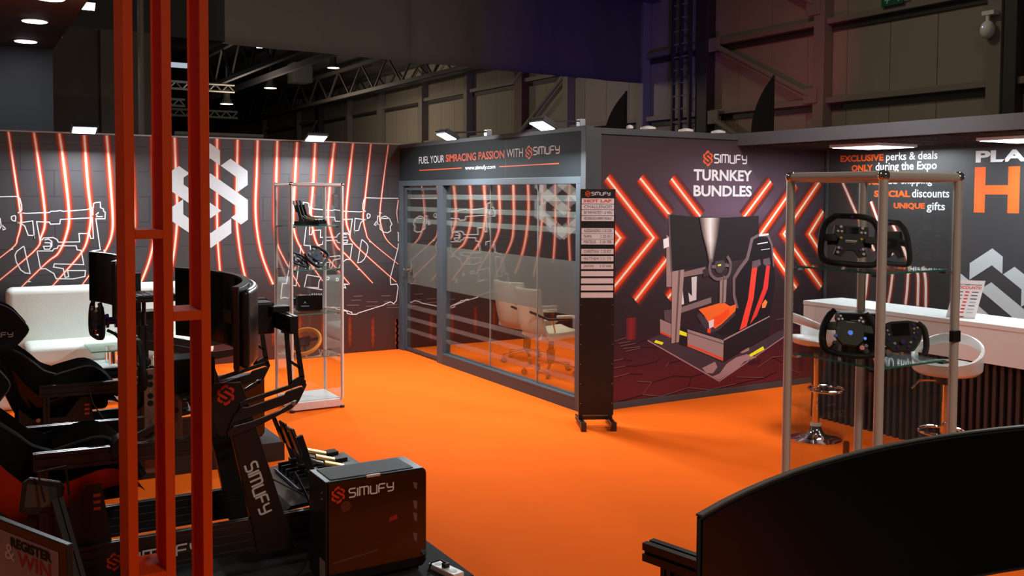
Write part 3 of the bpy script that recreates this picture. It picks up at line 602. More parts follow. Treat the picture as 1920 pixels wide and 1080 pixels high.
build('lettering', text(B(), 'TURNKEY', 6.05, 2.078, 6.80, 2.185, wt, 0.002, 0.03), WHITE_INK, wall_centre)
build('lettering', text(B(), 'BUNDLES', 6.05, 1.928, 6.80, 2.035, wt, 0.002, 0.03), WHITE_INK, wall_centre)

# ---- counter wall
wall_right = struct('wall_right', B().box(CX, 1.0, 0, CX + 0.06, TY, 2.49), mat('anthracite_print', (0.042, 0.041, 0.043), 0.42, spec=0.35, var=0.1, scale=3), 'anthracite wall behind the counter with expo offer lettering')
build('corner_strip', B().box(CX - 0.012, TY - 0.05, 0.02, CX, TY - 0.02, 2.49), GREY_FRAME, wall_right)
wr = lambda u, v, w: (CX - w, -u, v)                 # u = -Y so that text reads left to right
def offer(txt, ya, yb_, v0, v1, m, bold):
    return build('lettering', text(B(), txt, -ya, v0, -yb_, v1, wr, 0.001, bold), m, wall_right)
offer('EXCLUSIVE', 6.70, 6.18, 2.285, 2.352, ORANGE_INK, 0.04); offer('perks & deals', 6.15, 5.59, 2.262, 2.362, WHITE_INK, 0.012)
offer('ONLY', 6.56, 6.30, 2.188, 2.252, ORANGE_INK, 0.04); offer('during the Expo', 6.27, 5.595, 2.168, 2.268, WHITE_INK, 0.012)
offer('FREE', 6.40, 6.16, 2.052, 2.116, ORANGE_INK, 0.04); offer('EU shipping', 6.12, 5.64, 2.035, 2.130, WHITE_INK, 0.012)
offer('SPECIAL', 6.28, 5.87, 1.932, 1.996, ORANGE_INK, 0.04); offer('discounts', 5.85, 5.46, 1.930, 2.008, WHITE_INK, 0.012)
offer('UNIQUE', 6.05, 5.71, 1.814, 1.878, ORANGE_INK, 0.04); offer('gifts', 5.69, 5.50, 1.79, 1.888, WHITE_INK, 0.012)
offer('PLACE', 5.21, 4.43, 2.240, 2.345, WHITE_INK, 0.04)
offer('H', 5.215, 4.80, 1.80, 2.20, ORANGE_INK, 0.03)
for k, pts in enumerate(COUNTER_STREAKS):
    light_streak([(-y, z) for y, z in pts], wr, wall_right, core=0.012, glow=0.045, w=0.001 + 0.0002 * k, bg=(0.042, 0.041, 0.043))
build('emblem', emblem(B(), -5.03, 0.97, 1.04, wr, 0.0022, wid=0.98), GREY_INK, wall_right)
# meeting room: far side wall closing it
struct('wall_meeting', B().box(8.0, TY + 0.055, 0, 8.05, BY, 2.5), DARK_FRAME, 'plain dark side wall of the meeting room')

# ---- canopy over the counter: grey beam, lattice ceiling, two light panels
ceil = struct('ceiling_canopy', B().box(6.60, 1.0, 2.425, 6.66, TY + 0.055, 2.54), mat('canopy_grey', (0.105, 0.112, 0.12), 0.5), 'grey canopy beam with dark lattice ceiling over the counter')
LAT = mat('lattice_dark', (0.035, 0.033, 0.034), 0.55)
for i in range(13):
    x = 6.72 + 0.09 * i; build('lattice_slat', B().box(x, 1.0, 2.41, x + 0.012, TY, 2.455), LAT, ceil)
for i in range(20):
    y = 1.1 + 0.30 * i; build('lattice_slat', B().box(6.66, y, 2.412, CX, y + 0.012, 2.457), LAT, ceil)
build('canopy_deck', B().box(6.66, 1.0, 2.462, CX, TY, 2.49), LAT, ceil)
for (x, y) in ((7.30, 5.88), (7.36, 4.45), (7.36, 3.0)):
    p = build('light_panel', B().box(x - 0.27, y - 0.27, 2.385, x + 0.27, y + 0.27, 2.412), WHITE, ceil, bevel=0.004)
    build('diffuser', B().box(x - 0.25, y - 0.25, 2.381, x + 0.25, y + 0.25, 2.384), emit_mat('panel_led', (0.85, 0.96, 1.0), 5.0), p)

# ---- exhibition hall: clad side wall with steelwork
HALL = mat('hall_cladding', (0.30, 0.265, 0.215), 0.7, spec=0.2, var=0.12, scale=0.6)
HSTEEL = mat('hall_steel', (0.22, 0.195, 0.165), 0.6, spec=0.3)
HDARK = mat('hall_dark_steel', (0.035, 0.03, 0.028), 0.6)
wall_hall = struct('wall_hall', B().box(HX + 0.08, -6, 0, HX + 0.2, 78, 8.2), mat('cladding_joint', (0.10, 0.09, 0.075), 0.8), 'beige clad side wall of the exhibition hall with steel framing')
pm = None
for i in range(58):
    y = 8.2 + 1.18 * i
    if pm is None:
        o = build('cladding_panel', B().box(0, 0, 0, 0.08, 1.165, 8.0), HALL, wall_hall, local=True, bevel=0.01, segs=1); pm = o.data
    else:
        o = bpy.data.objects.new('cladding_panel', pm); COL.objects.link(o); o.parent = wall_hall
    o.location = (HX, y, 0)
for y, w, m in ((62.4, .3, HSTEEL), (55.2, .3, HSTEEL), (51.5, .5, HDARK), (46.9, .3, HSTEEL), (42.7, .35, HSTEEL), (37.97, .35, HSTEEL), (33.76, .3, HSTEEL), (29.66, .55, mat('rust_column', (0.09, 0.03, 0.025), 0.6)), (26.6, .3, HSTEEL), (22.6, .3, HSTEEL), (19.92, .45, HDARK), (15.84, .32, HSTEEL), (11.45, .30, HSTEEL)):
    build('column', B().box(HX - 0.32, y - w / 2, 0, HX - 0.02, y + w / 2, 8.2), m, wall_hall, bevel=0.01)
build('column', B().box(HX - 0.30, 11.0, 0, HX - 0.02, 11.25, 8.2), HDARK, wall_hall)
for z, ya, yb_ in ((4.2, 8.2, 78), (6.05, 8.2, 78)):
    build('girt', B().box(HX - 0.22, ya, z - 0.07, HX - 0.02, yb_, z + 0.07), HSTEEL, wall_hall, bevel=0.01)
    build('girt_dark_strip', B().box(HX - 0.06, ya, z - 0.22, HX - 0.015, yb_, z - 0.09), HDARK, wall_hall)  # dark steel strip just below each girt
for (ya, za, yb_, zb) in ((19.4, 5.95, 16.1, 4.35), (16.0, 6.5, 18.6, 8.0), (19.4, 4.0, 16.0, 2.2), (26.6, 6.0, 29.5, 4.2), (26.6, 6.3, 28, 7.8), (51.5, 6, 55, 4.2), (30, 6.0, 26.8, 7.9)):
    build('brace', B().cyl((HX - 0.3, ya, za), (HX - 0.3, yb_, zb), 0.08, n=10), HSTEEL, wall_hall, smooth=True)
for (y, z) in ((19.4, 5.98), (16.05, 4.33), (19.4, 4.05), (16.0, 6.4)):
    build('gusset_plate', B().box(HX - 0.36, y - 0.2, z - 0.18, HX - 0.30, y + 0.2, z + 0.18), HSTEEL, wall_hall, bevel=0.01)
# cable ladder climbing beside the dark column
lad = thing('cable_ladder', 'dark steel cable ladder climbing the hall wall beside a column', 'ladder', (HX - 0.5, 20.5, 0))
for y in (20.25, 20.62, 20.95):
    build('stile', B().box(HX - 0.48, y - 0.04, 0, HX - 0.38, y + 0.04, 8.1), HDARK, lad)
for i in range(22):
    z = 0.4 + 0.36 * i; build('rung', B().cyl((HX - 0.44, 20.25, z), (HX - 0.44, 20.95, z), 0.025, n=6), HSTEEL, lad)
s = thing('exit_sign', 'green running-man exit sign hung high on the hall wall', 'sign', (HX - 0.3, 13.83, 6.2))
build('sign_board', B().box(HX - 0.32, 13.55, 6.10, HX - 0.28, 14.1, 6.34), mat('exit_green', (0.005, 0.10, 0.045), 0.5), s)
fx = lambda u, v, w: (HX - 0.325 - w, 14.1 - u, 6.10 + v)
SG = emit_mat('sign_glow', (0.5, 0.9, 0.7), 0.10)
build('arrow', B().stroke([(.35, .12), (.5, .12)], .03, fx, 0).stroke([(.43, .18), (.5, .12), (.43, .06)], .025, fx, .001), SG, s)
build('running_figure', B().stroke([(.08, .12), (.22, .12)], .02, fx, 0).stroke([(.14, .05), (.17, .13), (.13, .19), (.2, .2)], .025, fx, .001), SG, s)
c = thing('wall_camera', 'small white camera on a bracket high on the hall column', 'camera', (HX - 0.5, 11.47, 5.2))
build('bracket', B().box(HX - 0.5, 11.35, 5.5, HX - 0.3, 11.6, 5.58), WHITE, c)
build('camera_body', B().sphere((HX - 0.45, 11.5, 5.22), 0.14, 0.14, 0.18).cyl((HX - 0.45, 11.5, 5.3), (HX - 0.45, 11.5, 5.5), 0.04), WHITE, c, smooth=True)
build('status_light', B().sphere((HX - 0.56, 11.52, 5.26), 0.025), emit_mat('blue_led', (0.1, 0.3, 1), 3.0), c)

# ---- hall roof beyond the drape
roof = struct('ceiling_hall', B().add([(HX, 22, 7.6), (HX, 78, 7.6), (-10, 78, 10.5), (-10, 22, 10.5)], [(0, 1, 2, 3)]), mat('roof_sheet', (0.12, 0.11, 0.095), 0.8), 'dark sheeted hall roof with lattice girders')
for i in range(12):
    x = 16 - 2.2 * i; z = 7.6 + (HX - x) * 2.9 / 28 - 0.06
    build('purlin', B().box(x, 22, z - 0.18, x + 0.1, 78, z), HDARK, roof)
def girder(x, ya, yb_, zb, zt, step, parent, m=HDARK, r=0.06):
    b = B().bar((x, ya, zb), (x, yb_, zb), .14, .14).bar((x, ya, zt), (x, yb_, zt), .14, .14); y = ya; k = 0
    while y + step <= yb_:
        b.bar((x, y, zb if k % 2 else zt), (x, y + step, zt if k % 2 else zb), r, r); y += step; k += 1
    return build('lattice_girder', b, m, parent)
girder(8.4, 25, 60, 5.9, 7.1, 1.2, roof); girder(14.2, 23, 66, 6.0, 7.1, 1.3, roof); girder(16.8, 23, 76, 6.6, 7.3, 1.1, roof)
build('crane_beam', B().box(10.1, 24, 6.15, 10.25, 58, 6.35), mat('grey_beam', (0.16, 0.16, 0.17), 0.5), roof)
for (x, y, z) in ((6.7, 33.0, 6.95), (6.9, 35.0, 6.45)):
    build('roof_window', B().add([(x - .35, y - .9, z - .05), (x + .55, y - .9, z - .05), (x + .55, y + .9, z), (x - .35, y + .9, z)], [(0, 1, 2, 3)]), emit_mat('pale_daylight', (0.75, 0.85, 1), 0.55), roof)
build('far_wall', B().box(-10, 77, 0, HX, 77.3, 10), mat('far_dark', (0.035, 0.03, 0.028), 0.8), roof)
# ================================================================== THINGS IN THE HALL
DRAPE = mat('black_molton', (0.095, 0.080, 0.074), 0.95, spec=0.1, bump=0.4, bscale=1.5)
b = B(); nx, nz = 90, 10; xs = [3.0 + (17.85 - 3.0) * i / nx for i in range(nx + 1)]
vs = []
for k in range(nz + 1):
    for x in xs:
        z0 = 5.42 - 0.011 * (x - 3.4); z = z0 + (9.2 - z0) * k / nz
        sag = 0.10 * math.exp(-((x - 10.2) / 0.5) ** 2) * (1 - k / nz)
        vs.append((x, 22.6 + 0.035 * sin(x * 3.1) + 0.02 * sin(x * 7.7 + k) + 0.14 * math.exp(-((x - 10.4) / .12) ** 2) + 0.05 * sin(x * 12) * math.exp(-((x - 14.4) / .5) ** 2), z - sag * 0.3))
n_ = nx + 1
b.add(vs, [(k * n_ + i, k * n_ + i + 1, (k + 1) * n_ + i + 1, (k + 1) * n_ + i) for k in range(nz) for i in range(nx)])
tag(build('hall_drape', b, DRAPE, smooth=80, solidify=0.02), 'long dark molton drape hanging across the hall above the stand', 'curtain')

# neighbouring stand behind the back wall: canopy with downlights, grey wall, brown tower, pole
nb = thing('neighbour_stand', 'dark neighbouring stand canopy and grey wall behind the back wall', 'exhibition stand', (0, 13, 0))
build('canopy_soffit', B().box(-3, 10.99, 4.0, 1.315, 15.35, 4.25), mat('soffit_taupe', (0.20, 0.145, 0.13), 0.6, var=0.05), nb)
build('stand_wall', B().box(-3, 15.35, 0, 1.31, 15.45, 4.0), mat('blue_grey_wall', (0.075, 0.083, 0.10), 0.6, var=0.1, scale=1.5), nb)
for (x, y) in ((0.91, 12.89), (0.921, 14.66), (0.95, 11.3), (-0.4, 12.9), (-0.4, 14.66)):
    r = build('downlight', B().cyl((x, y, 3.985), (x, y, 4.0), 0.15, n=24), WHITE, nb, smooth=True)
    build('downlight_lens', B().cyl((x, y, 3.98), (x, y, 3.986), 0.135, n=24), LED_WARM, r)
area_light('downlight_beam', (0.9, 13.8, 3.95), (0, 0.0, -1), 7, 0.3, COOL)
tw_ = thing('brown_tower', 'tall matt brown tower block of the stand behind', 'exhibition stand', (2.0, 17.0, 0))
build('tower_face', B().box(1.44, 17.0, 0, 2.15, 17.4, 4.62), mat('matt_brown', (0.10, 0.075, 0.06), 0.7), tw_)
build('tower_wing', B().box(2.15, 16.9, 0, 3.25, 17.4, 4.60), mat('matt_brown_light', (0.14, 0.108, 0.085), 0.7), tw_)
build('tower_top', B().box(1.0, 17.1, 4.60, 4.2, 18.4, 6.5), mat('matt_charcoal', (0.055, 0.05, 0.05), 0.7), tw_)
tag(build('steel_pole', B().cyl((2.295, 14, 0), (2.295, 14, 6.0), 0.042, n=12).cyl((2.295, 14, 0), (2.295, 14, 0.02), 0.2, n=16), mat('tan_pole', (0.20, 0.17, 0.12), 0.5), smooth=True), 'slim tan steel pole rising behind the orange slat screen', 'pole')

def high_bay(x, y, z, label, s=0.24):
    t = thing('high_bay_lamp', label, 'lamp', (x, y, z), group='high-bay lamps under the hall roof')
    build('housing', B().lathe([(0.12, 0.55), (0.12, 0.30), (s * .5, 0.22), (s, 0.0)], (x, y, z)), HDARK, t, smooth=True)
    build('lens', B().cyl((x, y, z - 0.01), (x, y, z + 0.01), s * .95, n=18), emit_mat('high_bay_glow', (0.95, 0.98, 0.75), 4.0), t)
    build('hanger', B().cyl((x, y, z + .5), (x, y, z + 1.6), 0.03, n=6), HDARK, t)
high_bay(13.03, 36, 6.88, 'round high-bay lamp nearest the beige hall wall')
high_bay(10.53, 36, 5.94, 'round high-bay lamp hanging left of the air unit')
high_bay(8.89, 36, 5.25, 'lowest and leftmost round high-bay lamp under the roof')
high_bay(10.1, 36, 7.44, 'small high-bay lamp close under the drape edge', 0.18)
t = thing('air_unit', 'boxy grey air unit hanging below the hall roof', 'air unit', (11.7, 36, 6.2))
build('unit_box', B().box(11.32, 35.6, 6.2, 12.06, 36.4, 6.95), mat('unit_grey', (0.12, 0.12, 0.11), 0.6), t, bevel=0.02)
build('unit_grille', B().box(11.40, 35.58, 6.80, 11.98, 35.6, 6.86), mat('unit_stripe', (0.05, 0.18, 0.14), 0.5), t)
DIM_ALU = mat('dull_truss_alloy', (0.24, 0.23, 0.21), 0.45, metal=0.3)
def lattice_truss(pa, pb, h, label):
    t = thing('stage_truss', label, 'truss', pa, group='silver stage trusses over the far stands')
    A, C_ = Vector(pa), Vector(pb); b = B(); n = max(4, int((C_ - A).length / h / 0.9))
    for dz in (0, h):
        build('chord', B().cyl(A + Vector((0, 0, dz)), C_ + Vector((0, 0, dz)), 0.045, n=6), DIM_ALU, t)
    for i in range(n):
        p = A.lerp(C_, i / n); q = A.lerp(C_, (i + 1) / n)
        b.cyl(p + Vector((0, 0, h * (i % 2))), q + Vector((0, 0, h * ((i + 1) % 2))), 0.03, n=6)
    build('lacing', b, DIM_ALU, t)
    return t
lattice_truss((5.2, 34.5, 5.55), (8.8, 34.5, 5.55), 0.24, 'upper silver stage truss seen between the orange slats')
lattice_truss((5.4, 37, 5.18), (7.6, 37, 5.18), 0.24, 'short middle silver stage truss behind the slats')
lattice_truss((6.5, 38, 4.9), (9.8, 38, 4.9), 0.24, 'lower dim stage truss right of the slats')
tl_ = lattice_truss((2.85, 14.6, 2.70), (4.15, 14.6, 2.70), 0.10, 'dark lattice truss peeping over the back wall')
for x in (2.9, 4.1): build('truss_leg', B().cyl((x, 14.6, 0), (x, 14.6, 2.70), 0.04, n=8), ALU, tl_)

def feather_flag(x, y, pole, w, h, label, emblem_on):
    t = thing('feather_flag', label, 'flag', (x, y, 0), rot=(0, 0, radians(-35)), group='black feather flags behind the stand')
    pts = [(-w * .5, pole), (w * .42, pole), (w * .5, pole + h)] + [(w * .5 - w * (1 - (1 - k / 10) ** 2.2), pole + h - h * .62 * (k / 10)) for k in range(1, 11)]
    f = lambda u, v, q: (u, q, v)
    sail = build('flag_sail', B().prism(pts, f, 0, 0.006), mat('flag_black', (0.012, 0.012, 0.014), 0.8), t, local=True)
    build('flag_pole', B().cyl((w * .5, 0.003, 0), (w * .5, 0.003, pole + h), 0.02, n=8), BLACK, t, local=True)
    build('flag_foot', B().cyl((w * .5, 0, 0), (w * .5, 0, 0.05), 0.25, n=20), BLACK, t, local=True)
    if emblem_on: build('flag_mark', B().stroke([(-.1, pole - .02), (-.1, pole + .22), (-.02, pole + .28), (.06, pole + .2), (.06, pole - .02)], .03, f, -0.004), mat('flag_pink', (0.35, 0.22, 0.2), 0.7), sail, local=True)
feather_flag(9.62, 12.95, 2.3, 0.36, 1.38, 'black feather flag behind the lettered partition corner', False)
feather_flag(11.76, 11.72, 2.3, 0.36, 1.66, 'taller black feather flag behind the picture wall', True)
for i, (x, y) in enumerate(((5.98, 7.5), (6.51, 7.55), (5.75, 7.5), (6.95, 7.55))):
    t = thing('roof_lamp', ['white disc lamp on the picture wall, nearest its crest', 'white disc lamp on the wall, right of centre', 'small pale spot fitting on the wall, leftmost', 'pale disc lamp on the wall, rightmost'][i], 'lamp', (x, y, 2.5), group='disc lamps on top of the picture wall')
    r = 0.075 if i != 2 else 0.035
    build('lamp_stem', B().cyl((x, y, 2.3), (x, y, 2.585), 0.012, n=8), DARK_FRAME, t)
    build('lamp_disc', B().lathe([(r * .5, 0), (r, 0.01), (r, 0.03), (r * .3, 0.045)], (x, y, 2.58)), WHITE, t, smooth=True)

# LED floods on arms
def flood(l, label, arm_to, aim):
    t = thing('led_flood', label, 'floodlight', l, group='LED floodlights on wall arms')
    M = Matrix.Translation(l) @ Vector(aim).to_track_quat('-Z', 'Y').to_matrix().to_4x4()
    t.rotation_euler = M.to_euler(); w, d = 0.125, 0.085; k_ = dict(local=True)
    h = build('housing', B().box(-w, -d, 0, w, d, 0.035), BLACK, t, bevel=0.006, **k_)
    build('lens', B().box(-w + .018, -d + .018, -0.006, w - .018, d - .018, 0.0), LED, h, **k_)
    for k in range(7):
        q = -0.8 + 1.6 * k / 6
        build('cooling_fin', B().box(q * w - .004, -d * .8, .035, q * w + .004, d * .8, .055), BLACK, h, **k_)
    Mi = M.inverted(); a = Vector(arm_to)
    build('arm', B().bar((0, 0, .045), Mi @ a, 0.03, 0.012), BLACK, t, **k_)
    build('arm_clamp', B().box(a.x - .03, a.y - .03, a.z - .05, a.x + .03, a.y + .03, a.z + .02).xf(Mi), STEEL, t, bevel=0.004, **k_)
for (l, a, p), lb, arm in zip(FLOODS, ('LED floodlight over the printed wall left of the orange slats', 'LED floodlight over the printed wall above the tall glass case', 'LED floodlight on the lettered banner, further from the corner', 'LED floodlight on the lettered banner, next to the corner'),
        ((1.30, 10.93, 2.60), (3.72, 10.93, 2.60), (4.84, 8.72, 2.59), (4.84, 6.97 + .05, 2.59))):
    flood(l, lb, arm, a)
flood((1.66, 14.4, 4.50), 'LED floodlight at the edge of the neighbouring canopy', (1.40, 15.2, 4.2), (0, -0.6, -0.8))

# ================================================================== LOUNGE BY THE BACK WALL
sofa = thing('lounge_sofa', 'long white leather sofa with high back against the printed wall', 'sofa', (1.4, 10.4, 0))
build('sofa_back', B().box(0.46, 10.58, 0.06, 2.36, 10.86, 0.975), WHITE_LEATHER, sofa, bevel=0.06, segs=4, smooth=60)
for i in range(2):
    build('seat_cushion', B().box(0.60 + 0.87 * i, 10.02, 0.27, 1.462 + 0.87 * i, 10.60, 0.455), WHITE_LEATHER, sofa, bevel=0.05, segs=4, smooth=60)
build('sofa_base', B().box(0.60, 10.05, 0.04, 2.32, 10.58, 0.28), WHITE_LEATHER, sofa, bevel=0.02)
tag(build('white_pouf', B().box(-0.25, 9.42, 0.0, 0.50, 10.0, 0.40), WHITE_LEATHER, bevel=0.05, segs=4, smooth=60), 'white leather cube pouf half hidden by the racing seat', 'pouf')
tb = thing('coffee_table', 'glass-topped coffee table with chrome posts on a white plinth', 'table', (1.6, 9.9, 0))
tt = build('table_top', B().box(1.10, 9.50, 0.452, 2.02, 10.05, 0.462), GLASS_SHELF, tb, bevel=0.002)
build('top_edge', B().box(1.10, 9.496, 0.451, 2.02, 9.500, 0.463).box(1.096, 9.496, 0.451, 1.10, 10.05, 0.463), GLASS_EDGE, tt)
build('table_plinth', B().box(1.16, 9.05 + .35, 0.0, 1.42, 10.0, 0.30), WHITE, tb, bevel=0.004)
build('table_plinth', B().box(1.72, 9.40, 0.0, 1.96, 10.0, 0.30), WHITE, tb, bevel=0.004)
for (x, y) in ((1.30, 9.60), (1.30, 9.86), (1.84, 9.60), (1.84, 9.86)): build('table_post', B().cyl((x, y, 0.30), (x, y, 0.452), 0.045, n=20), CHROME, tb, smooth=True)

# ================================================================== MEETING ROOM CHAIRS
def office_chair():
    t = thing('office_chair', '', 'chair', (0, 0, 0), group='cream leather office chairs')
    b = B(); n = 10
    prof = [(0.20, 0.47), (-0.05, 0.44), (-0.20, 0.45), (-0.27, 0.53), (-0.30, 0.68), (-0.32, 0.86), (-0.335, 0.95)]
    for nm, pr, th, w in (('seat', [(0.26, 0.455), (0.23, 0.49), (0.05, 0.475), (-0.12, 0.465), (-0.22, 0.475)], 0.075, 0.25), ('backrest', [(-0.20, 0.45), (-0.25, 0.50), (-0.285, 0.62), (-0.31, 0.78), (-0.33, 0.95)], 0.06, 0.245)):
        b = B(); vs = []
        for (x, z) in smooth_line(pr, 4):
            for j in range(9):
                y = -w + 2 * w * j / 8; q = abs(j - 4) / 4
                vs.append((x + (0.10 * q ** 2.5 if nm == 'backrest' else 0), y, z + (0.012 * q * q if nm == 'seat' else 0)))
        m = len(vs) // 9; b.add(vs, [(i * 9 + j, i * 9 + j + 1, (i + 1) * 9 + j + 1, (i + 1) * 9 + j) for i in range(m - 1) for j in range(8)])
        build(nm, b, CREAM_LEATHER, t, smooth=60, solidify=th, local=True, bevel=0.02)
    for s in (-1, 1):
        a = build('armrest', B().bar((-0.06, s * .285, 0.655), (0.20, s * .285, 0.65), 0.06, 0.035), CREAM_LEATHER, t, bevel=0.012, local=True)
        build('arm_frame', B().tube([(-0.36, s * .25, 0.72), (-0.16, s * .285, 0.632), (0.16, s * .285, 0.625)], 0.013), BLACK, a, smooth=True, local=True)
        build('arm_strut', B().tube([(-0.12, s * .285, 0.63), (-0.08, s * .26, 0.52), (-.05, s * .22, .46)], 0.010), CHROME, a, smooth=True, local=True)
    build('mechanism', B().box(-.12, -.1, .38, .12, .1, .42), BLACK, t, local=True)
    build('gas_column', B().cyl((0, 0, 0.12), (0, 0, 0.40), 0.03, n=12).cyl((0, 0, 0.12), (0, 0, 0.27), 0.045, n=12), BLACK, t, smooth=True, local=True)
    for k in range(5):
        a = 2 * pi * k / 5 + 0.4; c_, s_ = cos(a), sin(a)
        l = build('star_leg', B().bar((0.03 * c_, 0.03 * s_, 0.125), (0.30 * c_, 0.30 * s_, 0.085), 0.035, 0.025), CHROME, t, bevel=0.006, local=True)
        build('caster', B().cyl((0.29 * c_ - .02 * s_, 0.29 * s_ + .02 * c_, 0.032), (0.29 * c_ + .02 * s_, 0.29 * s_ - .02 * c_, 0.032), 0.032, n=12).cyl((0.29 * c_, 0.29 * s_, 0.04), (0.29 * c_, 0.29 * s_, 0.085), 0.012, n=8), RUBBER, l, smooth=True, local=True)
    return t
ch = office_chair(); ch.location = (5.56, 8.60, 0); ch.rotation_euler = (0, 0, radians(-8))
ch['label'] = 'cream office chair nearest the glass, in full view'
copy_tree(ch, (5.76, 9.42, 0), (0, 0, radians(6)), 'cream office chair half hidden behind the nearer one')
copy_tree(ch, (6.18, 8.32, 0), (0, 0, radians(-10)), 'cream office chair mostly hidden by the lap-time board')

# ================================================================== LAP-TIME BOARD
bd = thing('lap_time_board', 'tall black board of white lap-time strips standing before the corner', 'board', (4.615, 6.44, 0), (0, 0, radians(-26)))
fb_ = lambda u, v, w: (u, -w, v)
panel = build('board_panel', B().box(-.146, -0.012, 0.10, .146, 0.012, 1.985), mat('board_black', (0.014, 0.012, 0.012), 0.42, spec=0.4), bd, local=True, bevel=0.002)
for s in (-1, 1):
    build('foot', B().alu((s * .125, -0.16, 0.045), (s * .125, 0.20, 0.045), 0.04, 0.04).box(s * .125 - .022, -0.165, 0.0, s * .125 + .022, -0.12, 0.07), BLACK_ALU, bd, local=True)
    build('upright', B().bar((s * .125, 0.03, 0.03), (s * .125, 0.03, 1.95), 0.03, 0.035), BLACK_ALU, bd, local=True)
build('cross_rail', B().box(-.12, 0.02, 0.055, .12, 0.05, 0.085), BLACK_ALU, bd, local=True)
for i in range(12):
    z = 0.2 + 0.165 * i
    for s in (-1, 1):
        if i < 6: build('rivet', B().cyl((s * .134, -0.012, z), (s * .134, -0.016, z), 0.004, n=8), STEEL, panel, local=True)
build('emblem', emblem(B(), -0.085, 1.945, 0.055, fb_, 0.0135), ORANGE_INK, panel, local=True)
build('wordmark', wordmark(B(), -0.055, 1.933, 0.155, 0.026, fb_, 0.0135), WHITE_INK, panel, local=True)
STRIPS = [(1.886, 'HOT LAP', ORANGE_INK, .05), (1.838, 'CHALLENGE!', None, 0), (1.790, 'BE THE FASTEST 1 & WIN', None, 0), (1.742, 'HEUSINKVELD SPRINT PEDALS!', None, 0),
          (1.640, 'ALESSANDRO 2 20 028', None, 0), (1.594, 'IVAN         2 20 051', None, 0), (1.548, 'MATEUS    2 20 788', None, 0), (1.468, 'CHRISTIAN  2 20 827', None, 0), (1.408, 'MATTHEW 2 21 275', None, 0), (1.344, 'JASON      2 22 068', None, 0),
          (1.284, '', None, 0), (1.224, '', None, 0), (1.166, '', None, 0), (1.106, '', None, 0)]
for z, tx, m, bo in STRIPS:
    st = build('paper_strip', B().box(-.136, -0.0135, z - .0215, .134, -0.0125, z + .0215), PAPER, panel, local=True)
    if tx: build('handwriting', text(B(), tx, -.115, z - .012, .115, z + .013, fb_, 0.0142, bo - 0.0), m or mat('pencil_grey', (0.12, 0.115, 0.13), 0.7), st, local=True)

# ================================================================== GLASS DISPLAY CASES
def pole_shape(x, y, z0, z1, r): return B().cyl((x, y, z0), (x, y, z1), r, n=16)
def display_case(label, x0, y0, x1, y1, h, shelves, base_h, r, edge):
    t = thing('display_case', label, 'display case', ((x0 + x1) / 2, (y0 + y1) / 2, 0), group='aluminium glass display cases')
    base = build('plinth', B().box(x0, y0, 0.012, x1, y1, base_h), ALU, t, bevel=0.006)
    build('base_board', B().box(x0 + .02, y0 + .02, base_h, x1 - .02, y1 - .02, base_h + .006), mat('marble_laminate', (0.70, 0.73, 0.74), 0.3, var=0.12, scale=6), base)
    for x in (x0, x1):
        for y in (y0, y1):
            p = build('corner_pole', pole_shape(x, y, base_h, h - .012, r), ALU, t, smooth=True)
            build('corner_cap', B().sphere((x, y, h), r * 1.35), CHROME, p, smooth=True)
            build('levelling_foot', B().cyl((x, y, 0), (x, y, 0.02), 0.022, n=12), BLACK, base, smooth=True)
    for (a, c) in (((x0, y0), (x1, y0)), ((x1, y0), (x1, y1)), ((x1, y1), (x0, y1)), ((x0, y1), (x0, y0))):
        build('top_rail', B().cyl((*a, h), (*c, h), r * 1.05, n=12), ALU, t, smooth=True)
    build('glass_pane', B().box(x0 + r, y0 - .002, base_h + .006, x1 - r, y0 + .002, h - r), GLASS, t)
    build('glass_pane', B().box(x0 - .002, y0 + r, base_h + .006, x0 + .002, y1 - r, h - r), GLASS, t)
    build('glass_pane', B().box(x0 + r, y1 - .002, base_h + .006, x1 - r, y1 + .002, h - r), GLASS, t)
    build('glass_pane', B().box(x1 - .002, y0 + r, base_h + .006, x1 + .002, y1 - r, h - r), GLASS, t)
    for z in shelves:
        s = build('glass_shelf', B().box(x0 + r + .004, y0 + r + .004, z - .004, x1 - r - .004, y1 - r - .004, z + .004), GLASS_SHELF, t)
        build('shelf_edge', B().box(x0 + r + .003, y0 + r + .002, z - .004, x1 - r - .003, y0 + r + .0035, z + .004).box(x0 + r + .002, y0 + r + .003, z - .004, x0 + r + .0035, y1 - r - .003, z + .004), edge, s)
        for (x, y) in ((x0, y0), (x1, y0), (x0, y1), (x1, y1)):
            sx = 1 if x == x0 else -1; sy = 1 if y == y0 else -1
            build('shelf_clip', B().box(min(x, x + sx * .045), min(y + sy * .02, y + sy * .05), z - .014, max(x, x + sx * .045), max(y + sy * .02, y + sy * .05), z - .004), CHROME, s)
    hy = y0 + .02
    return t
caseL = display_case('tall glass display case on the carpet before the printed wall', 2.565, 8.16, 3.03, 8.62, 2.015, [1.645, 1.257, 0.863, 0.473], 0.085, 0.015, GLASS_EDGE)
build('painted_reflection', B().add([(2.90, 8.618, 1.80), (2.94, 8.618, 1.81), (2.94, 8.618, 1.93), (2.90, 8.618, 1.92)], [(0, 1, 2, 3)]), PAPER, caseL)  # white patch painted on the back pane as a reflection
caseR = display_case('tall glass display case in the right foreground', 3.298, 2.60, 3.788, 3.10, 2.018, [1.612, 1.213], 0.085, 0.0195, GLASS_EDGE)
build('case_lock', B().box(3.75, 2.575, 1.30, 3.80, 2.60, 1.35), BLACK, caseR, bevel=0.004)
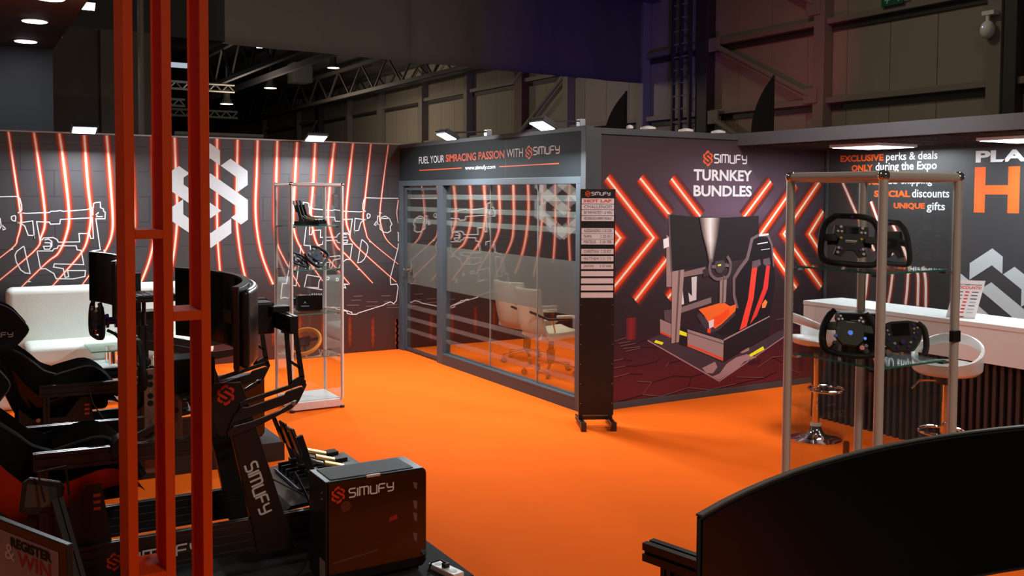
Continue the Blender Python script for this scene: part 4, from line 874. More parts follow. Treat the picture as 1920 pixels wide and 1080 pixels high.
# ------------------------------------------------------------------ steering wheels and pedals
fw = lambda u, v, w: (u, -w, v)                      # wheel plane: u right, v up, w towards the driver
def ring(pts, n=4): return smooth_line(pts + [pts[0]], n)[:-1]
def steering_wheel(label, loc, rot, style, k=1.0, group='steering wheels in the glass cases', parent=None, name='steering_wheel', mats=None):
    if parent is None: t = thing(name, label, 'steering wheel', loc, rot, group)
    else:
        t = bpy.data.objects.new(name, None); COL.objects.link(t); t.parent = parent
        t.location = Vector(loc) - ORIGIN[parent.name]; t.rotation_euler = rot; ORIGIN[t.name] = Vector((0, 0, 0))
    t.scale = (k, k, k); bl = dict(local=True)
    RIM = (mats or {}).get('rim', RUBBER)
    if style == 'gt':      # closed squarish rim
        rim = ring([(-.08, .128), (.08, .128), (.135, .075), (.15, -.02), (.14, -.105), (.08, -.125), (-.08, -.125), (-.14, -.105), (-.15, -.02), (-.135, .075)])
        build('rim', B().tube([fw(a, c, 0) for a, c in rim], 0.0165, 10, True), RIM, t, smooth=80, **bl)
        build('rim_marker', B().tube([fw(a, .1283, 0) for a in (-.006, .006)], 0.0175, 10), PURPLE, t, smooth=True, **bl)
        pl = build('face_plate', B().prism([(-.085, .075), (.085, .075), (.09, .03), (.06, 0), (.085, -.08), (.045, -.09), (.02, -.055), (-.02, -.055), (-.045, -.09), (-.085, -.08), (-.06, 0), (-.09, .03)], fw, -.008, .012), CARBON, t, bevel=0.002, **bl)
        build('display', B().prism([(-.035, .035), (.035, .035), (.035, .068), (-.035, .068)], fw, .012, .015), SCREEN, pl, **bl)
        for s in (-1, 1):
            build('spoke', B().bar(fw(s * .07, .01, 0), fw(s * .142, .005, 0), .018, .038), CARBON, t, bevel=0.003, **bl)
            for (a, c, m, r) in ((.055, .067, BUTTON_W, .0085), (.05, .043, BUTTON_W, .0075), (.069, .043, BUTTON_W, .0075), (.052, .008, BUTTON_Y, .0075), (.062, -.045, BUTTON_W, .0085), (.066, -.07, BUTTON_W, .0085), (.048, -.05, PURPLE, .0075)):
                build('button', B().cyl(fw(s * a, c, .010), fw(s * a, c, .019), r, r * .85, n=14), m, pl, smooth=True, **bl)
        build('plate_mark', B().stroke([(-.028, -.004), (.030, -.003)], .006, fw, .0126).stroke([(-.028, -.011), (.024, -.011)], .002, fw, .0126), WHITE_INK, pl, **bl)
        for s in (-1, 1): build('shift_paddle', B().prism([(s * .03, .0), (s * .11, .03), (s * .115, -.03), (s * .03, -.02)], fw, -.03, -.027), CARBON, t, **bl)
    elif style == 'formula':   # open at the top
        rim = smooth_line([(-.085, .13), (-.115, .09), (-.14, .03), (-.145, -.05), (-.125, -.1), (-.06, -.118), (.06, -.118), (.125, -.1), (.145, -.05), (.14, .03), (.115, .09), (.085, .13)], 4)
        build('rim', B().tube([fw(a, c, 0) for a, c in rim], [0.020 if abs(a) > .1 else .016 for a, c in rim], 10), RIM, t, smooth=80, **bl)
        pl = build('face_plate', B().prism([(-.075, .055), (-.05, .075), (.05, .075), (.075, .055), (.075, -.03), (.04, -.065), (-.04, -.065), (-.075, -.03)], fw, -.01, .014), CARBON, t, bevel=0.003, **bl)
        for s in (-1, 1):
            build('spoke', B().bar(fw(s * .06, .04, 0), fw(s * .128, .035, 0), .02, .045).bar(fw(s * .06, -.05, 0), fw(s * .1, -.10, 0), .02, .03), CARBON, t, bevel=0.003, **bl)
            ear = build('button_pod', B().prism([(s * .03, .07), (s * .075, .06), (s * .085, .085), (s * .055, .105), (s * .04, .088)], fw, -.004, .012), CARBON, pl, bevel=0.002, **bl)
            for (a, c, r, m) in ((.055, .095, .007, BUTTON_W), (.045, .078, .007, BUTTON_W), (.065, .075, .0075, BUTTON_W), (.078, -.02, .010, BLUE), (.085, -.06, .012, BLACK)):
                build('button', B().cyl(fw(s * a, c, .010), fw(s * a, c, .022), r, r * .85, n=14), m, pl, smooth=True, **bl)
        build('red_knob', B().cyl(fw(.062, -.075, .01), fw(.062, -.075, .028), .013, n=16), BUTTON_R, pl, smooth=True, **bl)
        build('hub_badge', B().cyl(fw(0, .005, .014), fw(0, .005, .0165), .014, n=20), BLUE, pl, smooth=True, **bl)
        build('lip_marks', B().stroke([(-.022, .065), (.022, .065)], .004, fw, .0146), GREY_INK, pl, **bl)
    elif style == 'screen':    # racing wheel built around a display
        pl = build('face_plate', B().prism([(-.12, .03), (-.10, .085), (-.05, .1), (.05, .1), (.1, .085), (.12, .03), (.105, -.03), (.06, -.085), (-.06, -.085), (-.105, -.03)], fw, -.012, .014), CARBON, t, bevel=0.004, **bl)
        for s in (-1, 1):
            build('grip', B().tube([fw(s * a, c, .005) for a, c in smooth_line([(.10, .08), (.128, .05), (.135, 0), (.13, -.06), (.112, -.11)], 4)], 0.018, 10), RIM, t, smooth=80, **bl)
            for (a, c, r, m) in ((.075, .07, .008, PURPLE), (.095, .05, .007, BUTTON_W), (.075, .045, .007, BUTTON_W), (.09, .02, .008, PURPLE), (.07, .02, .006, BUTTON_W), (.075, -.01, .009, BLUE), (.045, -.035, .009, BUTTON_W), (.03, -.06, .009, PURPLE)):
                build('button', B().cyl(fw(s * a, c, .012), fw(s * a, c, .024), r, r * .8, n=12), m, pl, smooth=True, **bl)
        build('display', B().prism([(-.05, .01), (.05, .01), (.05, .085), (-.05, .085)], fw, .014, .018), SCREEN, pl, **bl)
        build('rotary_knob', B().cyl(fw(0, -.03, .014), fw(0, -.03, .034), .014, n=18), PURPLE, pl, smooth=True, **bl)
    else:                      # round
        m = 28; build('rim', B().tube([fw(.155 * cos(2 * pi * i / m), .155 * sin(2 * pi * i / m), 0) for i in range(m)], 0.019, 10, True), RIM, t, smooth=80, **bl)
        pl = build('face_plate', B().prism([(-.06, .05), (.06, .05), (.075, 0), (.05, -.06), (-.05, -.06), (-.075, 0)], fw, -.008, .012), CARBON, t, bevel=0.003, **bl)
        for a in (0, pi, -pi / 2): build('spoke', B().bar(fw(.05 * cos(a), .05 * sin(a), 0), fw(.15 * cos(a), .15 * sin(a), 0), .012, .035), CARBON, t, bevel=0.003, **bl)
        for (a, c) in ((-.04, .03), (.04, .03), (-.05, -.01), (.05, -.01), (-.035, -.04), (.035, -.04)):
            build('button', B().cyl(fw(a, c, .010), fw(a, c, .02), .009, n=12), (mats or {}).get('btn', BUTTON_W), pl, smooth=True, **bl)
    build('quick_release', B().cyl(fw(0, 0, -.01), fw(0, 0, -.05), .034, n=20).cyl(fw(0, 0, -.05), fw(0, 0, -.065), .040, n=20), (mats or {}).get('hub', BLACK), t, smooth=True, **bl)
    return t
def pedal_set(b_name, loc, rot, parent=None, label=None, group=None, k=1.0, drop=None):
    """three-pedal set facing -x: heel end at -x"""
    if parent is None: t = thing(b_name, label, 'pedals', loc, rot, group)
    else:
        t = bpy.data.objects.new(b_name, None); COL.objects.link(t); t.parent = parent; t.location = Vector(loc) - ORIGIN[parent.name]; t.rotation_euler = rot; ORIGIN[t.name] = Vector((0, 0, 0))
    t.scale = (k, k, k); bl = dict(local=True)
    build('base_plate', B().box(-.12, -.20, 0, .20, .20, .014), BLACK, t, bevel=0.003, **bl)
    for i, y in enumerate((-.14, -.01, .12)):
        build('slide_rail', B().box(-.11, y - .035, .014, .20, y - .025, .05).box(-.11, y + .025, .014, .20, y + .035, .05), BLACK_ALU, t, **bl)
        arm = build('pedal_arm', B().bar((-.03, y, .05), (-.085, y, .25), .018, .035, (1, 0, 0)).box(-.06, y - .022, .02, .0, y + .022, .075), BLACK, t, bevel=0.003, **bl)
        build('pedal_face', B().bar((-.085, y, .16), (-.13, y, .30), .06, .012, (1, 0, 0.3)), GLOSS if i else BLACK, arm, bevel=0.004, **bl)
        build('damper', B().cyl((-.05, y, .13), (.04, y, .085), .009, n=10), CHROME, arm, smooth=True, **bl)
        build('spring_body', B().cyl((.03, y, .09), (.15, y, .045), .018, n=14), BRASS, arm, smooth=True, **bl)
        build('end_bracket', B().box(.13, y - .03, .014, .19, y + .03, .07), BLACK, t, bevel=0.003, **bl)
    return t
FACE = radians(-38)
# left case
pedal_set('pedal_set', (2.785, 8.39, 1.649), (0, 0, radians(-35)), None, 'black metal racing pedal set on the top shelf of the far case', None, 0.74)
steering_wheel('small dark wheel at the left of the far case second shelf', (2.69, 8.36, 1.342), (radians(-52), radians(20), radians(10)), 'gt', 0.62)
steering_wheel('small dark wheel at the right of the far case second shelf', (2.865, 8.36, 1.366), (radians(-48), radians(-30), radians(40)), 'formula', 0.74)
wbx = thing('wheel_base_motor', 'black box-shaped wheel base motor on the third shelf', 'wheel base', (2.80, 8.38, 0.868), (0, 0, radians(-22)))
bb = build('motor_body', B().box(-.12, -.055, 0.012, .12, .055, .145), GLOSS, wbx, bevel=0.006, local=True)
build('mount_plate', B().box(-.10, -.06, 0, .10, .06, .012), BLACK, wbx, local=True)
build('hub_shaft', B().cyl((-.12, 0, .085), (-.19, 0, .085), .035, n=18).cyl((-.17, 0, .085), (-.185, 0, .085), .045, n=18), BLACK, wbx, smooth=True, local=True)
build('maker_mark', B().flat([(-.05, .07), (-.035, .095), (-.02, .07), (-.035, .08)], fw, .0556).stroke([(-.07, .05), (0, .05)], .008, fw, .0556), GREY_INK, bb, local=True)
for i in range(5): build('cooling_fin', B().box(.02 + .02 * i, -.056, .145, .028 + .02 * i, .056, .152), BLACK, bb, local=True)
steering_wheel('orange-gripped round wheel lying tilted on the lowest shelf', (2.745, 8.36, 0.594), (radians(-48), radians(-12), radians(-25)), 'round', 0.92, mats={'rim': mat('orange_suede', (0.85, 0.30, 0.04), 0.7), 'btn': BLACK})
# right case
steering_wheel('squared black wheel with white and yellow buttons, upper shelf', (3.432, 2.872, 1.738), (radians(-12), radians(4), FACE), 'gt', 0.84)
steering_wheel('dark wheel turned away behind the case corner pole, upper shelf', (3.66, 2.83, 1.722), (radians(-8), 0, radians(74)), 'gt', 0.74)
steering_wheel('open-topped wheel with blue centre badge, lower shelf', (3.427, 2.862, 1.322), (radians(-22), radians(5), FACE), 'formula', 0.80)
steering_wheel('dark display wheel with purple rotaries, lower shelf', (3.612, 2.735, 1.310), (radians(-20), radians(-6), FACE - radians(4)), 'screen', 0.74)
st = thing('wheel_stand', 'dark metal stand block behind the wheels on the lower shelf', 'stand', (3.55, 2.93, 1.218), (0, 0, FACE))
build('stand_body', B().box(-.07, -.04, 0, .07, .04, .15), BLACK, st, bevel=0.004, local=True)
build('stand_head', B().box(-.085, -.05, .15, .085, .05, .19).box(-.04, -.06, .12, .0, -.04, .16), BLACK, st, bevel=0.004, local=True)

# ================================================================== COUNTER, STOOLS, OFFER STAND
ct = thing('reception_counter', 'long white counter with dark ribbed front', 'counter', (6.7, 4.0, 0))
build('counter_top', B().box(6.452, 1.6, 0.985, 6.95, 5.90, 1.02), WHITE, ct, bevel=0.003)
build('fascia', B().box(6.456, 1.6, 0.73, 6.476, 5.895, 0.985), WHITE, ct)
build('end_panel', B().box(6.476, 5.875, 0.73, 6.95, 5.895, 0.985), WHITE, ct)
build('carcass', B().box(6.53, 1.6, 0.0, 6.93, 5.84, 0.985), mat('counter_black', (0.010, 0.009, 0.009), 0.5), ct)
rib = mat('brown_black_rib', (0.040, 0.030, 0.028), 0.5); rm = None
for i in range(70):
    y = 5.80 - 0.06 * i
    if rm is None: o = build('rib', B().box(0, 0, 0.0, 0.030, 0.026, 0.73), rib, ct, local=True); rm = o.data
    else:
        o = bpy.data.objects.new('rib', rm); COL.objects.link(o); o.parent = ct
    o.location = (6.50 - 6.7, y - 4.0, 0)
for j in range(6):
    y = 0
    o = bpy.data.objects.new('rib', rm); COL.objects.link(o); o.parent = ct; o.rotation_euler = (0, 0, radians(-90)); o.location = (6.545 - 6.7 + 0.06 * j, 5.870 - 4.0, 0)
def bar_stool():
    t = thing('bar_stool', '', 'stool', (0, 0, 0), group='white bar stools at the counter'); bl = dict(local=True)
    n = 36; prof_n = 9; b = B(); vs = []
    for i in range(n):
        a = 2 * pi * i / n; back = (1 + cos(a)) / 2       # back at angle 0 (+x)
        hi = 0.085 + 0.165 * back ** 1.3
        for k in range(prof_n):
            q = k / (prof_n - 1); r = 0.02 + 0.195 * min(1, q * 1.7) ** 0.8; zz = 0.0 if q < 0.45 else hi * ((q - .45) / .55) ** 1.25
            r += 0.015 * max(0, (q - .55)) ; vs.append((r * cos(a), r * sin(a), 0.765 + zz))
    fs = []
    for i in range(n):
        for k in range(prof_n - 1):
            a = 2 * pi * (i + .5) / n; back = (1 + cos(a)) / 2
            if back > 0.55 and k in (5, 6): continue      # the opening under the back hoop
            fs.append((i * prof_n + k, ((i + 1) % n) * prof_n + k, ((i + 1) % n) * prof_n + k + 1, i * prof_n + k + 1))
    fs.append(tuple(i * prof_n for i in range(n))); b.add(vs, fs)
    build('bucket_seat', b, WHITE_GLOSS, t, smooth=70, solidify=0.022, bevel=0.004, **bl)
    build('seat_mount', B().cyl((0, 0, .70), (0, 0, .765), .06, .09, n=16), BLACK, t, smooth=True, **bl)
    build('column', B().cyl((0, 0, .05), (0, 0, .72), .028, n=18), CHROME, t, smooth=True, **bl)
    build('height_lever', B().tube([(-.03, .05, .72), (-.09, .15, .715), (-.11, .19, .66)], .007, 8), CHROME, t, smooth=True, **bl)
    ringp = [(-.09 + .14 * cos(2 * pi * i / 24), .14 * sin(2 * pi * i / 24), .40) for i in range(24)]
    f = build('footrest', B().tube(ringp, .011, 8, True), CHROME, t, smooth=True, **bl)
    build('footrest_collar', B().cyl((0, 0, .375), (0, 0, .425), .036, n=16), CHROME, f, smooth=True, **bl)
    build('base', B().lathe([(.205, 0), (.205, .012), (.15, .028), (.07, .05), (.045, .09), (.04, .12)], n=36), CHROME, t, smooth=60, **bl)
    build('base_collar', B().cyl((0, 0, .115), (0, 0, .135), .045, n=18), WHITE_GLOSS, t, smooth=True, **bl)
    return t
s1 = bar_stool(); s1.location = (5.90, 5.24, 0); s1.rotation_euler = (0, 0, radians(160)); s1['label'] = 'white bar stool at the far end of the counter'
copy_tree(s1, (5.66, 3.93, 0), (0, 0, radians(20)), 'white bar stool nearer the camera, behind the case')
of = thing('offer_stand', 'slanted white discount sheet standing on the counter', 'sign', (6.58, 4.47, 1.02), (0, 0, radians(-58)))
tilt = Matrix.Translation((0, 0, 0)) @ Matrix.Rotation(radians(-12), 4, 'X')
fo = lambda u, v, w: tuple(tilt @ Vector((u + v * 0.22, -w, v)))
sh = build('sheet', B().prism([(-.10, 0), (.10, 0), (.10, .29), (-.10, .29)], fo, -.003, 0), PAPER, of, local=True)
build('sheet_foot', B().box(-.10, -.01, -.0, .10, .11, .004), GLASS_SHELF, of, local=True)
build('sheet_lettering', text(B(), 'ENJOY THESE EXCLUSIVE', -.085, .250, .085, .260, fo, .001, .03), BLACK_INK, sh, local=True)
build('sheet_lettering', text(B(), 'DISCOUNTS!', -.085, .222, .085, .245, fo, .001, .02), RED_INK, sh, local=True)
for i in range(7):
    z = .20 - .026 * i
    build('sheet_row', B().stroke([(-.08, z), (-.03, z)], .006, fo, .001).stroke([(.03, z), (.075, z)], .006, fo, .001), [BLACK_INK, BLUE, BLACK_INK, GREY_INK, BLACK_INK, GREY_INK, GREY_INK][i], sh, local=True)
    build('sheet_row', B().stroke([(-.015, z), (.012, z)], .010, fo, .001), RED_INK, sh, local=True)
build('sheet_row', B().stroke([(-.01, .01), (.02, .01)], .009, fo, .001).stroke([(-.07, .01), (-.045, .01)], .009, fo, .001), RED_INK, sh, local=True)

# ================================================================== ORANGE SLAT SCREEN
sl = thing('slat_screen', 'tall screen of orange wooden slats with short rungs', 'screen', (0.70, 3.9, 0))
for x in (0.559, 0.695, 0.835): build('slat', B().box(x, 3.80, 0, x + 0.036, 4.015, 3.4), ORANGE_WOOD, sl, bevel=0.0015, segs=1)
def rung(xa, xb, z0, z1): build('rung', B().box(xa, 3.80, z0, xb, 4.015, z1), ORANGE_WOOD, sl, bevel=0.0015, segs=1)
rung(0.595, 0.695, 1.757, 1.791); rung(0.731, 0.835, 1.438, 1.475); rung(0.595, 0.695, 0.432, 0.470); rung(0.731, 0.835, 0.06, 0.10); rung(0.595, 0.695, 3.2, 3.24)

# ================================================================== RACING RIGS
PLINTH = mat('plinth_carpet_black', (0.020, 0.021, 0.023), 0.85, spec=0.25, bump=0.3, bscale=300)
pb_ = tag(build('rig_plinth', B().box(-0.6, 4.03, 0, 2.17, 5.18, 0.078), PLINTH, bevel=0.004), 'low black plinth under the nearer rig and the big computer', 'plinth')
pa_ = tag(build('rig_plinth', B().box(-0.5, 6.73, 0, 2.06, 7.75, 0.137), mat('plinth_brown', (0.022, 0.015, 0.013), 0.7), bevel=0.004), 'low dark plinth under the rig by the sofa', 'plinth')

SEAT_SECTIONS = [(.56, .17, 100, .235, .03), (.50, .19, 96, .245, .15), (.40, .175, 94, .25, .24), (.27, .13, 95, .255, .265), (.13, .085, 86, .25, .285), (.02, .075, 64, .24, .32), (-.045, .14, 48, .235, .32), (-.10, .27, 35, .24, .24),
                 (-.145, .38, 25, .255, .20), (-.185, .48, 20, .265, .15), (-.215, .545, 16, .25, .115), (-.235, .585, 12, .225, .20), (-.255, .64, 10, .215, .27), (-.28, .71, 10, .205, .255), (-.31, .79, 10, .19, .22), (-.33, .85, 10, .165, .14), (-.335, .875, 10, .13, .05)]
def bucket_seat(parent, X, Y, Z, shell=None):
    b = B(); vs = []; m = 13; secs = smooth_line(SEAT_SECTIONS, 3)
    for (x, z, a, w, d) in secs:
        nx, nz = cos(radians(a)), sin(radians(a))
        for j in range(m):
            q = -1 + 2 * j / (m - 1); e = max(0, (abs(q) - 0.42) / 0.58) ** 1.5; y = 0.84 * w * (q if abs(q) < .9 else math.copysign(.9 + (abs(q) - .9) * .5, q))
            vs.append((X + x + nx * d * e, Y + y, Z + z + nz * d * e))
    n = len(secs); b.add(vs, [(i * m + j, i * m + j + 1, (i + 1) * m + j + 1, (i + 1) * m + j) for i in range(n - 1) for j in range(m - 1)])
    s = build('bucket_seat', b, BLACK_FAB, parent, smooth=75, solidify=-0.03, bevel=0.012, segs=3)
    vs = []
    for (x, z, a, w, d) in secs[:34]:
        nx, nz = cos(radians(a)), sin(radians(a))
        for j in range(m):
            q = -1 + 2 * j / (m - 1); e = max(0, (abs(q) - 0.42) / 0.58) ** 1.5; y = (0.84 * w + .032) * (q if abs(q) < .9 else math.copysign(.9 + (abs(q) - .9) * .5, q))
            vs.append((X + x - nx * .040 + nx * d * .60 * e, Y + y, Z + z - nz * .040 + nz * d * .60 * e))
    n2 = len(vs) // m
    build('outer_shell', B().add(vs, [(i * m + j, i * m + j + 1, (i + 1) * m + j + 1, (i + 1) * m + j) for i in range(n2 - 1) for j in range(m - 1)]), shell or GLOSS, s, smooth=75)
    pd = B()
    pd.box(X - .25, Y - .12, Z + .70, X - .18, Y + .12, Z + .85)
    build('head_pad', pd, BLACK_FAB, s, bevel=0.03, segs=3)
    pd = B().box(X + .06, Y - .15, Z + .10, X + .50, Y + .15, Z + .19)
    build('seat_pad', pd, BLACK_FAB, s, bevel=0.035, segs=3)
    for sg in (-1, 1):
        build('side_bracket', B().prism([(X - .06, Z - .12), (X + .42, Z - .12), (X + .37, Z + .22), (X + .31, Z + .22), (X + .22, Z + .10), (X + .02, Z + .10), (X - .06, Z + .18)], lambda u, v, w: (u, Y + sg * w, v), .249, .2535), mat('bracket_black', (0.010, 0.009, 0.009), 0.4), s)
        for k in range(3): build('bracket_slot', B().box(X + .335, Y + sg * .2515 - .0035, Z + .10 + .03 * k, X + .365, Y + sg * .2515 + .0035, Z + .114 + .03 * k), mat('slot_orange', (0.5, 0.06, 0.005), 0.6), s)
    fsd = lambda u, v, w: (u, Y - w, v)
    if shell is None: build('wordmark', wordmark(B(), X + .10, Z + .03, .17, .032, fsd, .2545), WHITE_INK, s)
    build('wing_wordmark', wordmark(B(), X - .285, Z + .655, .20, .030, lambda u, v, w: (u, Y - .219, v), 0), GREY_INK, s)
    return s
GLOSS_BACK = mat('satin_black_plastic', (0.012, 0.011, 0.011), 0.28, spec=0.45)
def curved_screen(parent, X, Yc, z0, z1, chord, sag, thick=0.03, name='monitor', flip=1, glass=None, n=16, back=True):
    """concave towards -x (flip=1); ends lie at X"""
    Rr = (chord * chord / 4 + sag * sag) / (2 * sag); a0 = math.asin(chord / 2 / Rr)
    def P(a, d): return (X + flip * ((Rr + d) * cos(a) - Rr * cos(a0)), Yc + (Rr + d) * sin(a))
    ang = [-a0 + 2 * a0 * i / n for i in range(n + 1)]
    def shell(d0, d1, za, zb, trim=0.0):
        vs = []
        for a in ang:
            aa = a * (1 - trim)
            for d, z in ((d0, za), (d1, za), (d1, zb), (d0, zb)):
                x, y = P(aa, d); vs.append((x, y, z))
        fs = [(i * 4 + j, i * 4 + (j + 1) % 4, (i + 1) * 4 + (j + 1) % 4, (i + 1) * 4 + j) for i in range(n) for j in range(4)]
        fs += [(3, 2, 1, 0), tuple(n * 4 + j for j in range(4))]
        return B().add(vs, fs)
    body = build(name, shell(0.006, thick, z0, z1), BLACK, parent, smooth=30, bevel=0.003)
    build('screen_panel', shell(0.002, 0.0058, z0 + .012, z1 - .010, .012), glass or SCREEN, body, smooth=30)
    build('bezel_edge', shell(0.0, thick + .001, z1, z1 + .004, 0), mat('bezel_grey', (0.06, 0.058, 0.056), 0.4), body, smooth=30)
    hz = (z1 - z0)
    if back: build('back_shell', shell(thick * .9, thick + .040, z0 + hz * .03, z1 - hz * .03, .02), GLOSS_BACK, body, smooth=30, bevel=0.03, segs=4)
    return body, P
def rig(t, ox, oy, oz, rail_z, front=1.95):
    """cockpit facing +x; numbers are metres from the nearer rig, shifted by ox, oy, oz"""
    Yn, Yf = 4.62 + oy, 5.16 + oy
    for y in (Yn, Yf):
        r = build('base_rail', B().alu((-0.30 + ox, y, rail_z + .08), (front + ox, y, rail_z + .08), 0.04, 0.16, slots_h=4), BLACK_ALU, t)
        for x in (-0.2, 0.55, front - .15): build('rail_foot', B().cyl((x + ox, y, rail_z - .10 if oz == 0 else rail_z - .05), (x + ox, y, rail_z + .002), .022, n=12), BLACK, r, smooth=True)
    for x in (-.26, .42, front - .5, front - .05): build('cross_member', B().alu((x + ox, Yn + .02, rail_z + .06), (x + ox, Yf - .02, rail_z + .06), 0.08, 0.04), BLACK_ALU, t)
    for y, s in ((Yn, -1), (Yf, 1)):
        b = B().alu((0.299 + ox, y, .747 + oz), (0.98 + ox, y, .735 + oz), 0.04, 0.08, slots_h=2)
        r = build('side_beam', b, BLACK_ALU, t)
        build('beam_end_cap', B().box(.290 + ox, y - .02, .707 + oz, .299 + ox, y + .02, .787 + oz), BLACK, r, bevel=0.002)
        build('side_leg', B().alu((.33 + ox, y, rail_z + .16), (.33 + ox, y, .707 + oz), 0.04, 0.04, up=(1, 0, 0)), BLACK_ALU, t)
    return Yn, Yf
# ---- nearer rig (B)
RB = thing('racing_rig', 'black racing rig nearest the camera with lettered slanted upright and curved monitor', 'racing simulator', (0.8, 4.9, 0), group='racing simulators')
Yn, Yf = rig(RB, 0, 0, 0, 0.180)
bucket_seat(RB, 0.20, 4.89, 0.39, mat('red_seat_shell', (0.52, 0.035, 0.006), 0.35, spec=0.4))
build('rail_wordmark', wordmark(B(), 0.66, .225, .34, .05, lambda u, v, w: (u, Yn - w, v), .0212), WHITE_INK, RB)
build('rail_emblem', emblem(B(), 0.615, .25, .085, lambda u, v, w: (u, Yn - w, v), .0212), RED_INK, RB)
for y, sg in ((Yn - .002, -1), (Yf + .002, 1)):
    fy = lambda u, v, w, y=y, sg=sg: (u, y + sg * w, v)
    col = build('slanted_upright', B().prism([(1.075, 1.02), (1.195, 1.015), (1.235, .90), (1.435, .235), (1.465, .16), (1.27, .16), (1.205, .50), (1.14, .80)], fy, -.02, .024), mat('upright_black', (0.014, 0.010, 0.010), 0.42), RB, bevel=0.004)
    if sg < 0:
        d = Vector((1.289 - 1.218, .363 - .604)); L = d.length; d.normalize(); nn = Vector((-d.y, d.x)) 
        fl = lambda u, v, w: fy(1.208 + d.x * u + nn.x * v, .612 + d.y * u + nn.y * v, w)
        lab(build('wordmark', wordmark(B(), 0, 0, L * 1.06, .058, fl, .0246), WHITE_INK, col), 'white lettering down the upright')
    pl = build('wheel_deck_plate', B().prism([(.96, 1.03), (1.19, 1.025), (1.225, .93), (1.16, .77), (1.09, .77), (1.02, .93), (.96, .95)], fy, .024, .032), mat('plate_black', (0.013, 0.011, 0.011), 0.35), RB, bevel=0.003)
    if sg < 0: lab(build('emblem', emblem(B(), 1.118, .968, .105, fy, .0326, wid=1.0), RED_INK, pl), 'red hexagon emblem')
    for (x, z) in ((1.19, .90), (1.14, .79), (1.03, .99)): build('bolt', B().cyl(fy(x, z, .03), fy(x, z, .038), .012, n=10), BLACK_ALU, pl, smooth=True)
    # slotted bracket arm carrying the monitor
    ybr = y + sg * .036
    fa = lambda u, v, w, ybr=ybr, sg=sg: (u, ybr + sg * w, v)
    U_ = [(1.179, .925), (1.207, .938), (1.48, 1.003), (1.506, .997), (1.513, .98), (1.502, .957), (1.487, .980), (1.47, .978), (1.207, .914), (1.186, .902)]
    M_ = [(1.186, .902), (1.22, .901), (1.40, .944), (1.412, .958), (1.487, .976), (1.502, .957), (1.475, .905), (1.454, .910), (1.415, .898), (1.151, .830), (1.12, .79), (1.15, .86)]
    L_ = [(1.12, .79), (1.151, .816), (1.237, .830), (1.376, .867), (1.415, .888), (1.463, .908), (1.475, .905), (1.463, .890), (1.434, .868), (1.376, .846), (1.274, .803), (1.15, .77), (1.129, .766)]
    arm = build('monitor_arm', B().prism(U_, fa, 0, .010).prism(M_, fa, 0, .010).prism(L_, fa, 0, .010), BLACK_ALU, RB, bevel=0.002)
    for (x, z) in ((1.187, .893), (1.495, 1.0), (1.445, .895)): build('arm_bolt', B().cyl(fa(x, z, 0), fa(x, z, .018), .011, n=10), STEEL if z < .9 and x > 1.4 else BLACK_ALU, arm, smooth=True)
    leg = build('arm_riser', B().prism([(1.40, 1.25), (1.425, 1.25), (1.44, 1.0), (1.42, .985)], fa, .002, .012).prism([(1.445, 1.255), (1.468, 1.25), (1.502, 1.02), (1.475, 1.02)], fa, .002, .012).prism([(1.425, 1.12), (1.425, 1.10), (1.48, 1.06), (1.482, 1.075)], fa, .002, .012).prism([(1.42, 1.0), (1.43, .975), (1.50, 1.0), (1.502, 1.03), (1.48, 1.03)], fa, .002, .012).prism([(1.385, 1.265), (1.47, 1.265), (1.47, 1.235), (1.385, 1.25)], fa, .002, .012), BLACK_ALU, RB, bevel=0.002)
bm = build('monitor_beam', B().alu((1.425, 4.50, 1.295), (1.425, 5.36, 1.295), 0.04, 0.085, slots_h=2), BLACK_ALU, RB)
build('beam_end_cap', B().box(1.404, 4.492, 1.252, 1.446, 4.50, 1.338), BLACK, bm, bevel=0.003)
build('beam_clamp', B().box(1.21, 4.85, 1.27, 1.425, 5.0, 1.33).box(1.38, 4.7, 1.335, 1.47, 4.78, 1.365).box(1.38, 5.1, 1.335, 1.47, 5.18, 1.365), BLACK, bm, bevel=0.004)
mon, Pm = curved_screen(RB, 1.055, 4.835, 1.145, 1.518, 1.26, 0.17)
build('monitor_mount', B().box(1.24, 4.76, 1.22, 1.41, 4.91, 1.38), BLACK, mon, bevel=0.01)
mk = lambda u, v, w: (Pm(-.30, .034 + .035)[0] + .001, u, v)
build('back_emblem', emblem(B(), 4.47, 1.41, .11, lambda u, v, w: (1.128 + (u - 4.47) * .30, u, v), 0), RED_INK, mon)
# wheel base, wheel, perforated shifter plates
wbm = build('wheel_base', B().box(.90, 4.80, .96, 1.12, 4.98, 1.12).cyl((.90, 4.89, 1.045), (.83, 4.89, 1.04), .045, n=16), BLACK, RB, bevel=0.004)
steering_wheel(None, (.775, 4.89, 1.05), (radians(0), radians(0), radians(-90)), 'round', 1.0, parent=RB, name='steering_wheel')
build('wheel_deck', B().box(.93, Yn + .02, .94, 1.10, Yf - .02, .958), BLACK, RB, bevel=0.003)
for (y, x) in ((4.73, .80), (5.13, .995)):
    p = build('perforated_plate', B().prism([(x - .028, .60), (x + .028, .60), (x + .028, 1.085), (x + .018, 1.10), (x - .018, 1.10), (x - .028, 1.085)], lambda u, v, w: (u, y + w, v), -.004, .004), BROWN_METAL, RB, bevel=0.002)
    for z in (1.06, 1.025, .97, .935, .80): build('plate_hole', B().cyl((x, y - .0045, z), (x, y + .0045, z), .014, n=14), GLOSS, p, smooth=True)
    for z in (1.085, .995, .905): build('plate_screw', B().cyl((x, y - .008, z), (x, y - .004, z), .005, n=8), STEEL, p)
    build('plate_lettering', text(B(), 'HEUSINKVELD', 0, 0, .12, .014, lambda u, v, w: (x - .007 + v, y - .0048, .86 - u), 0), BLACK_INK, p)
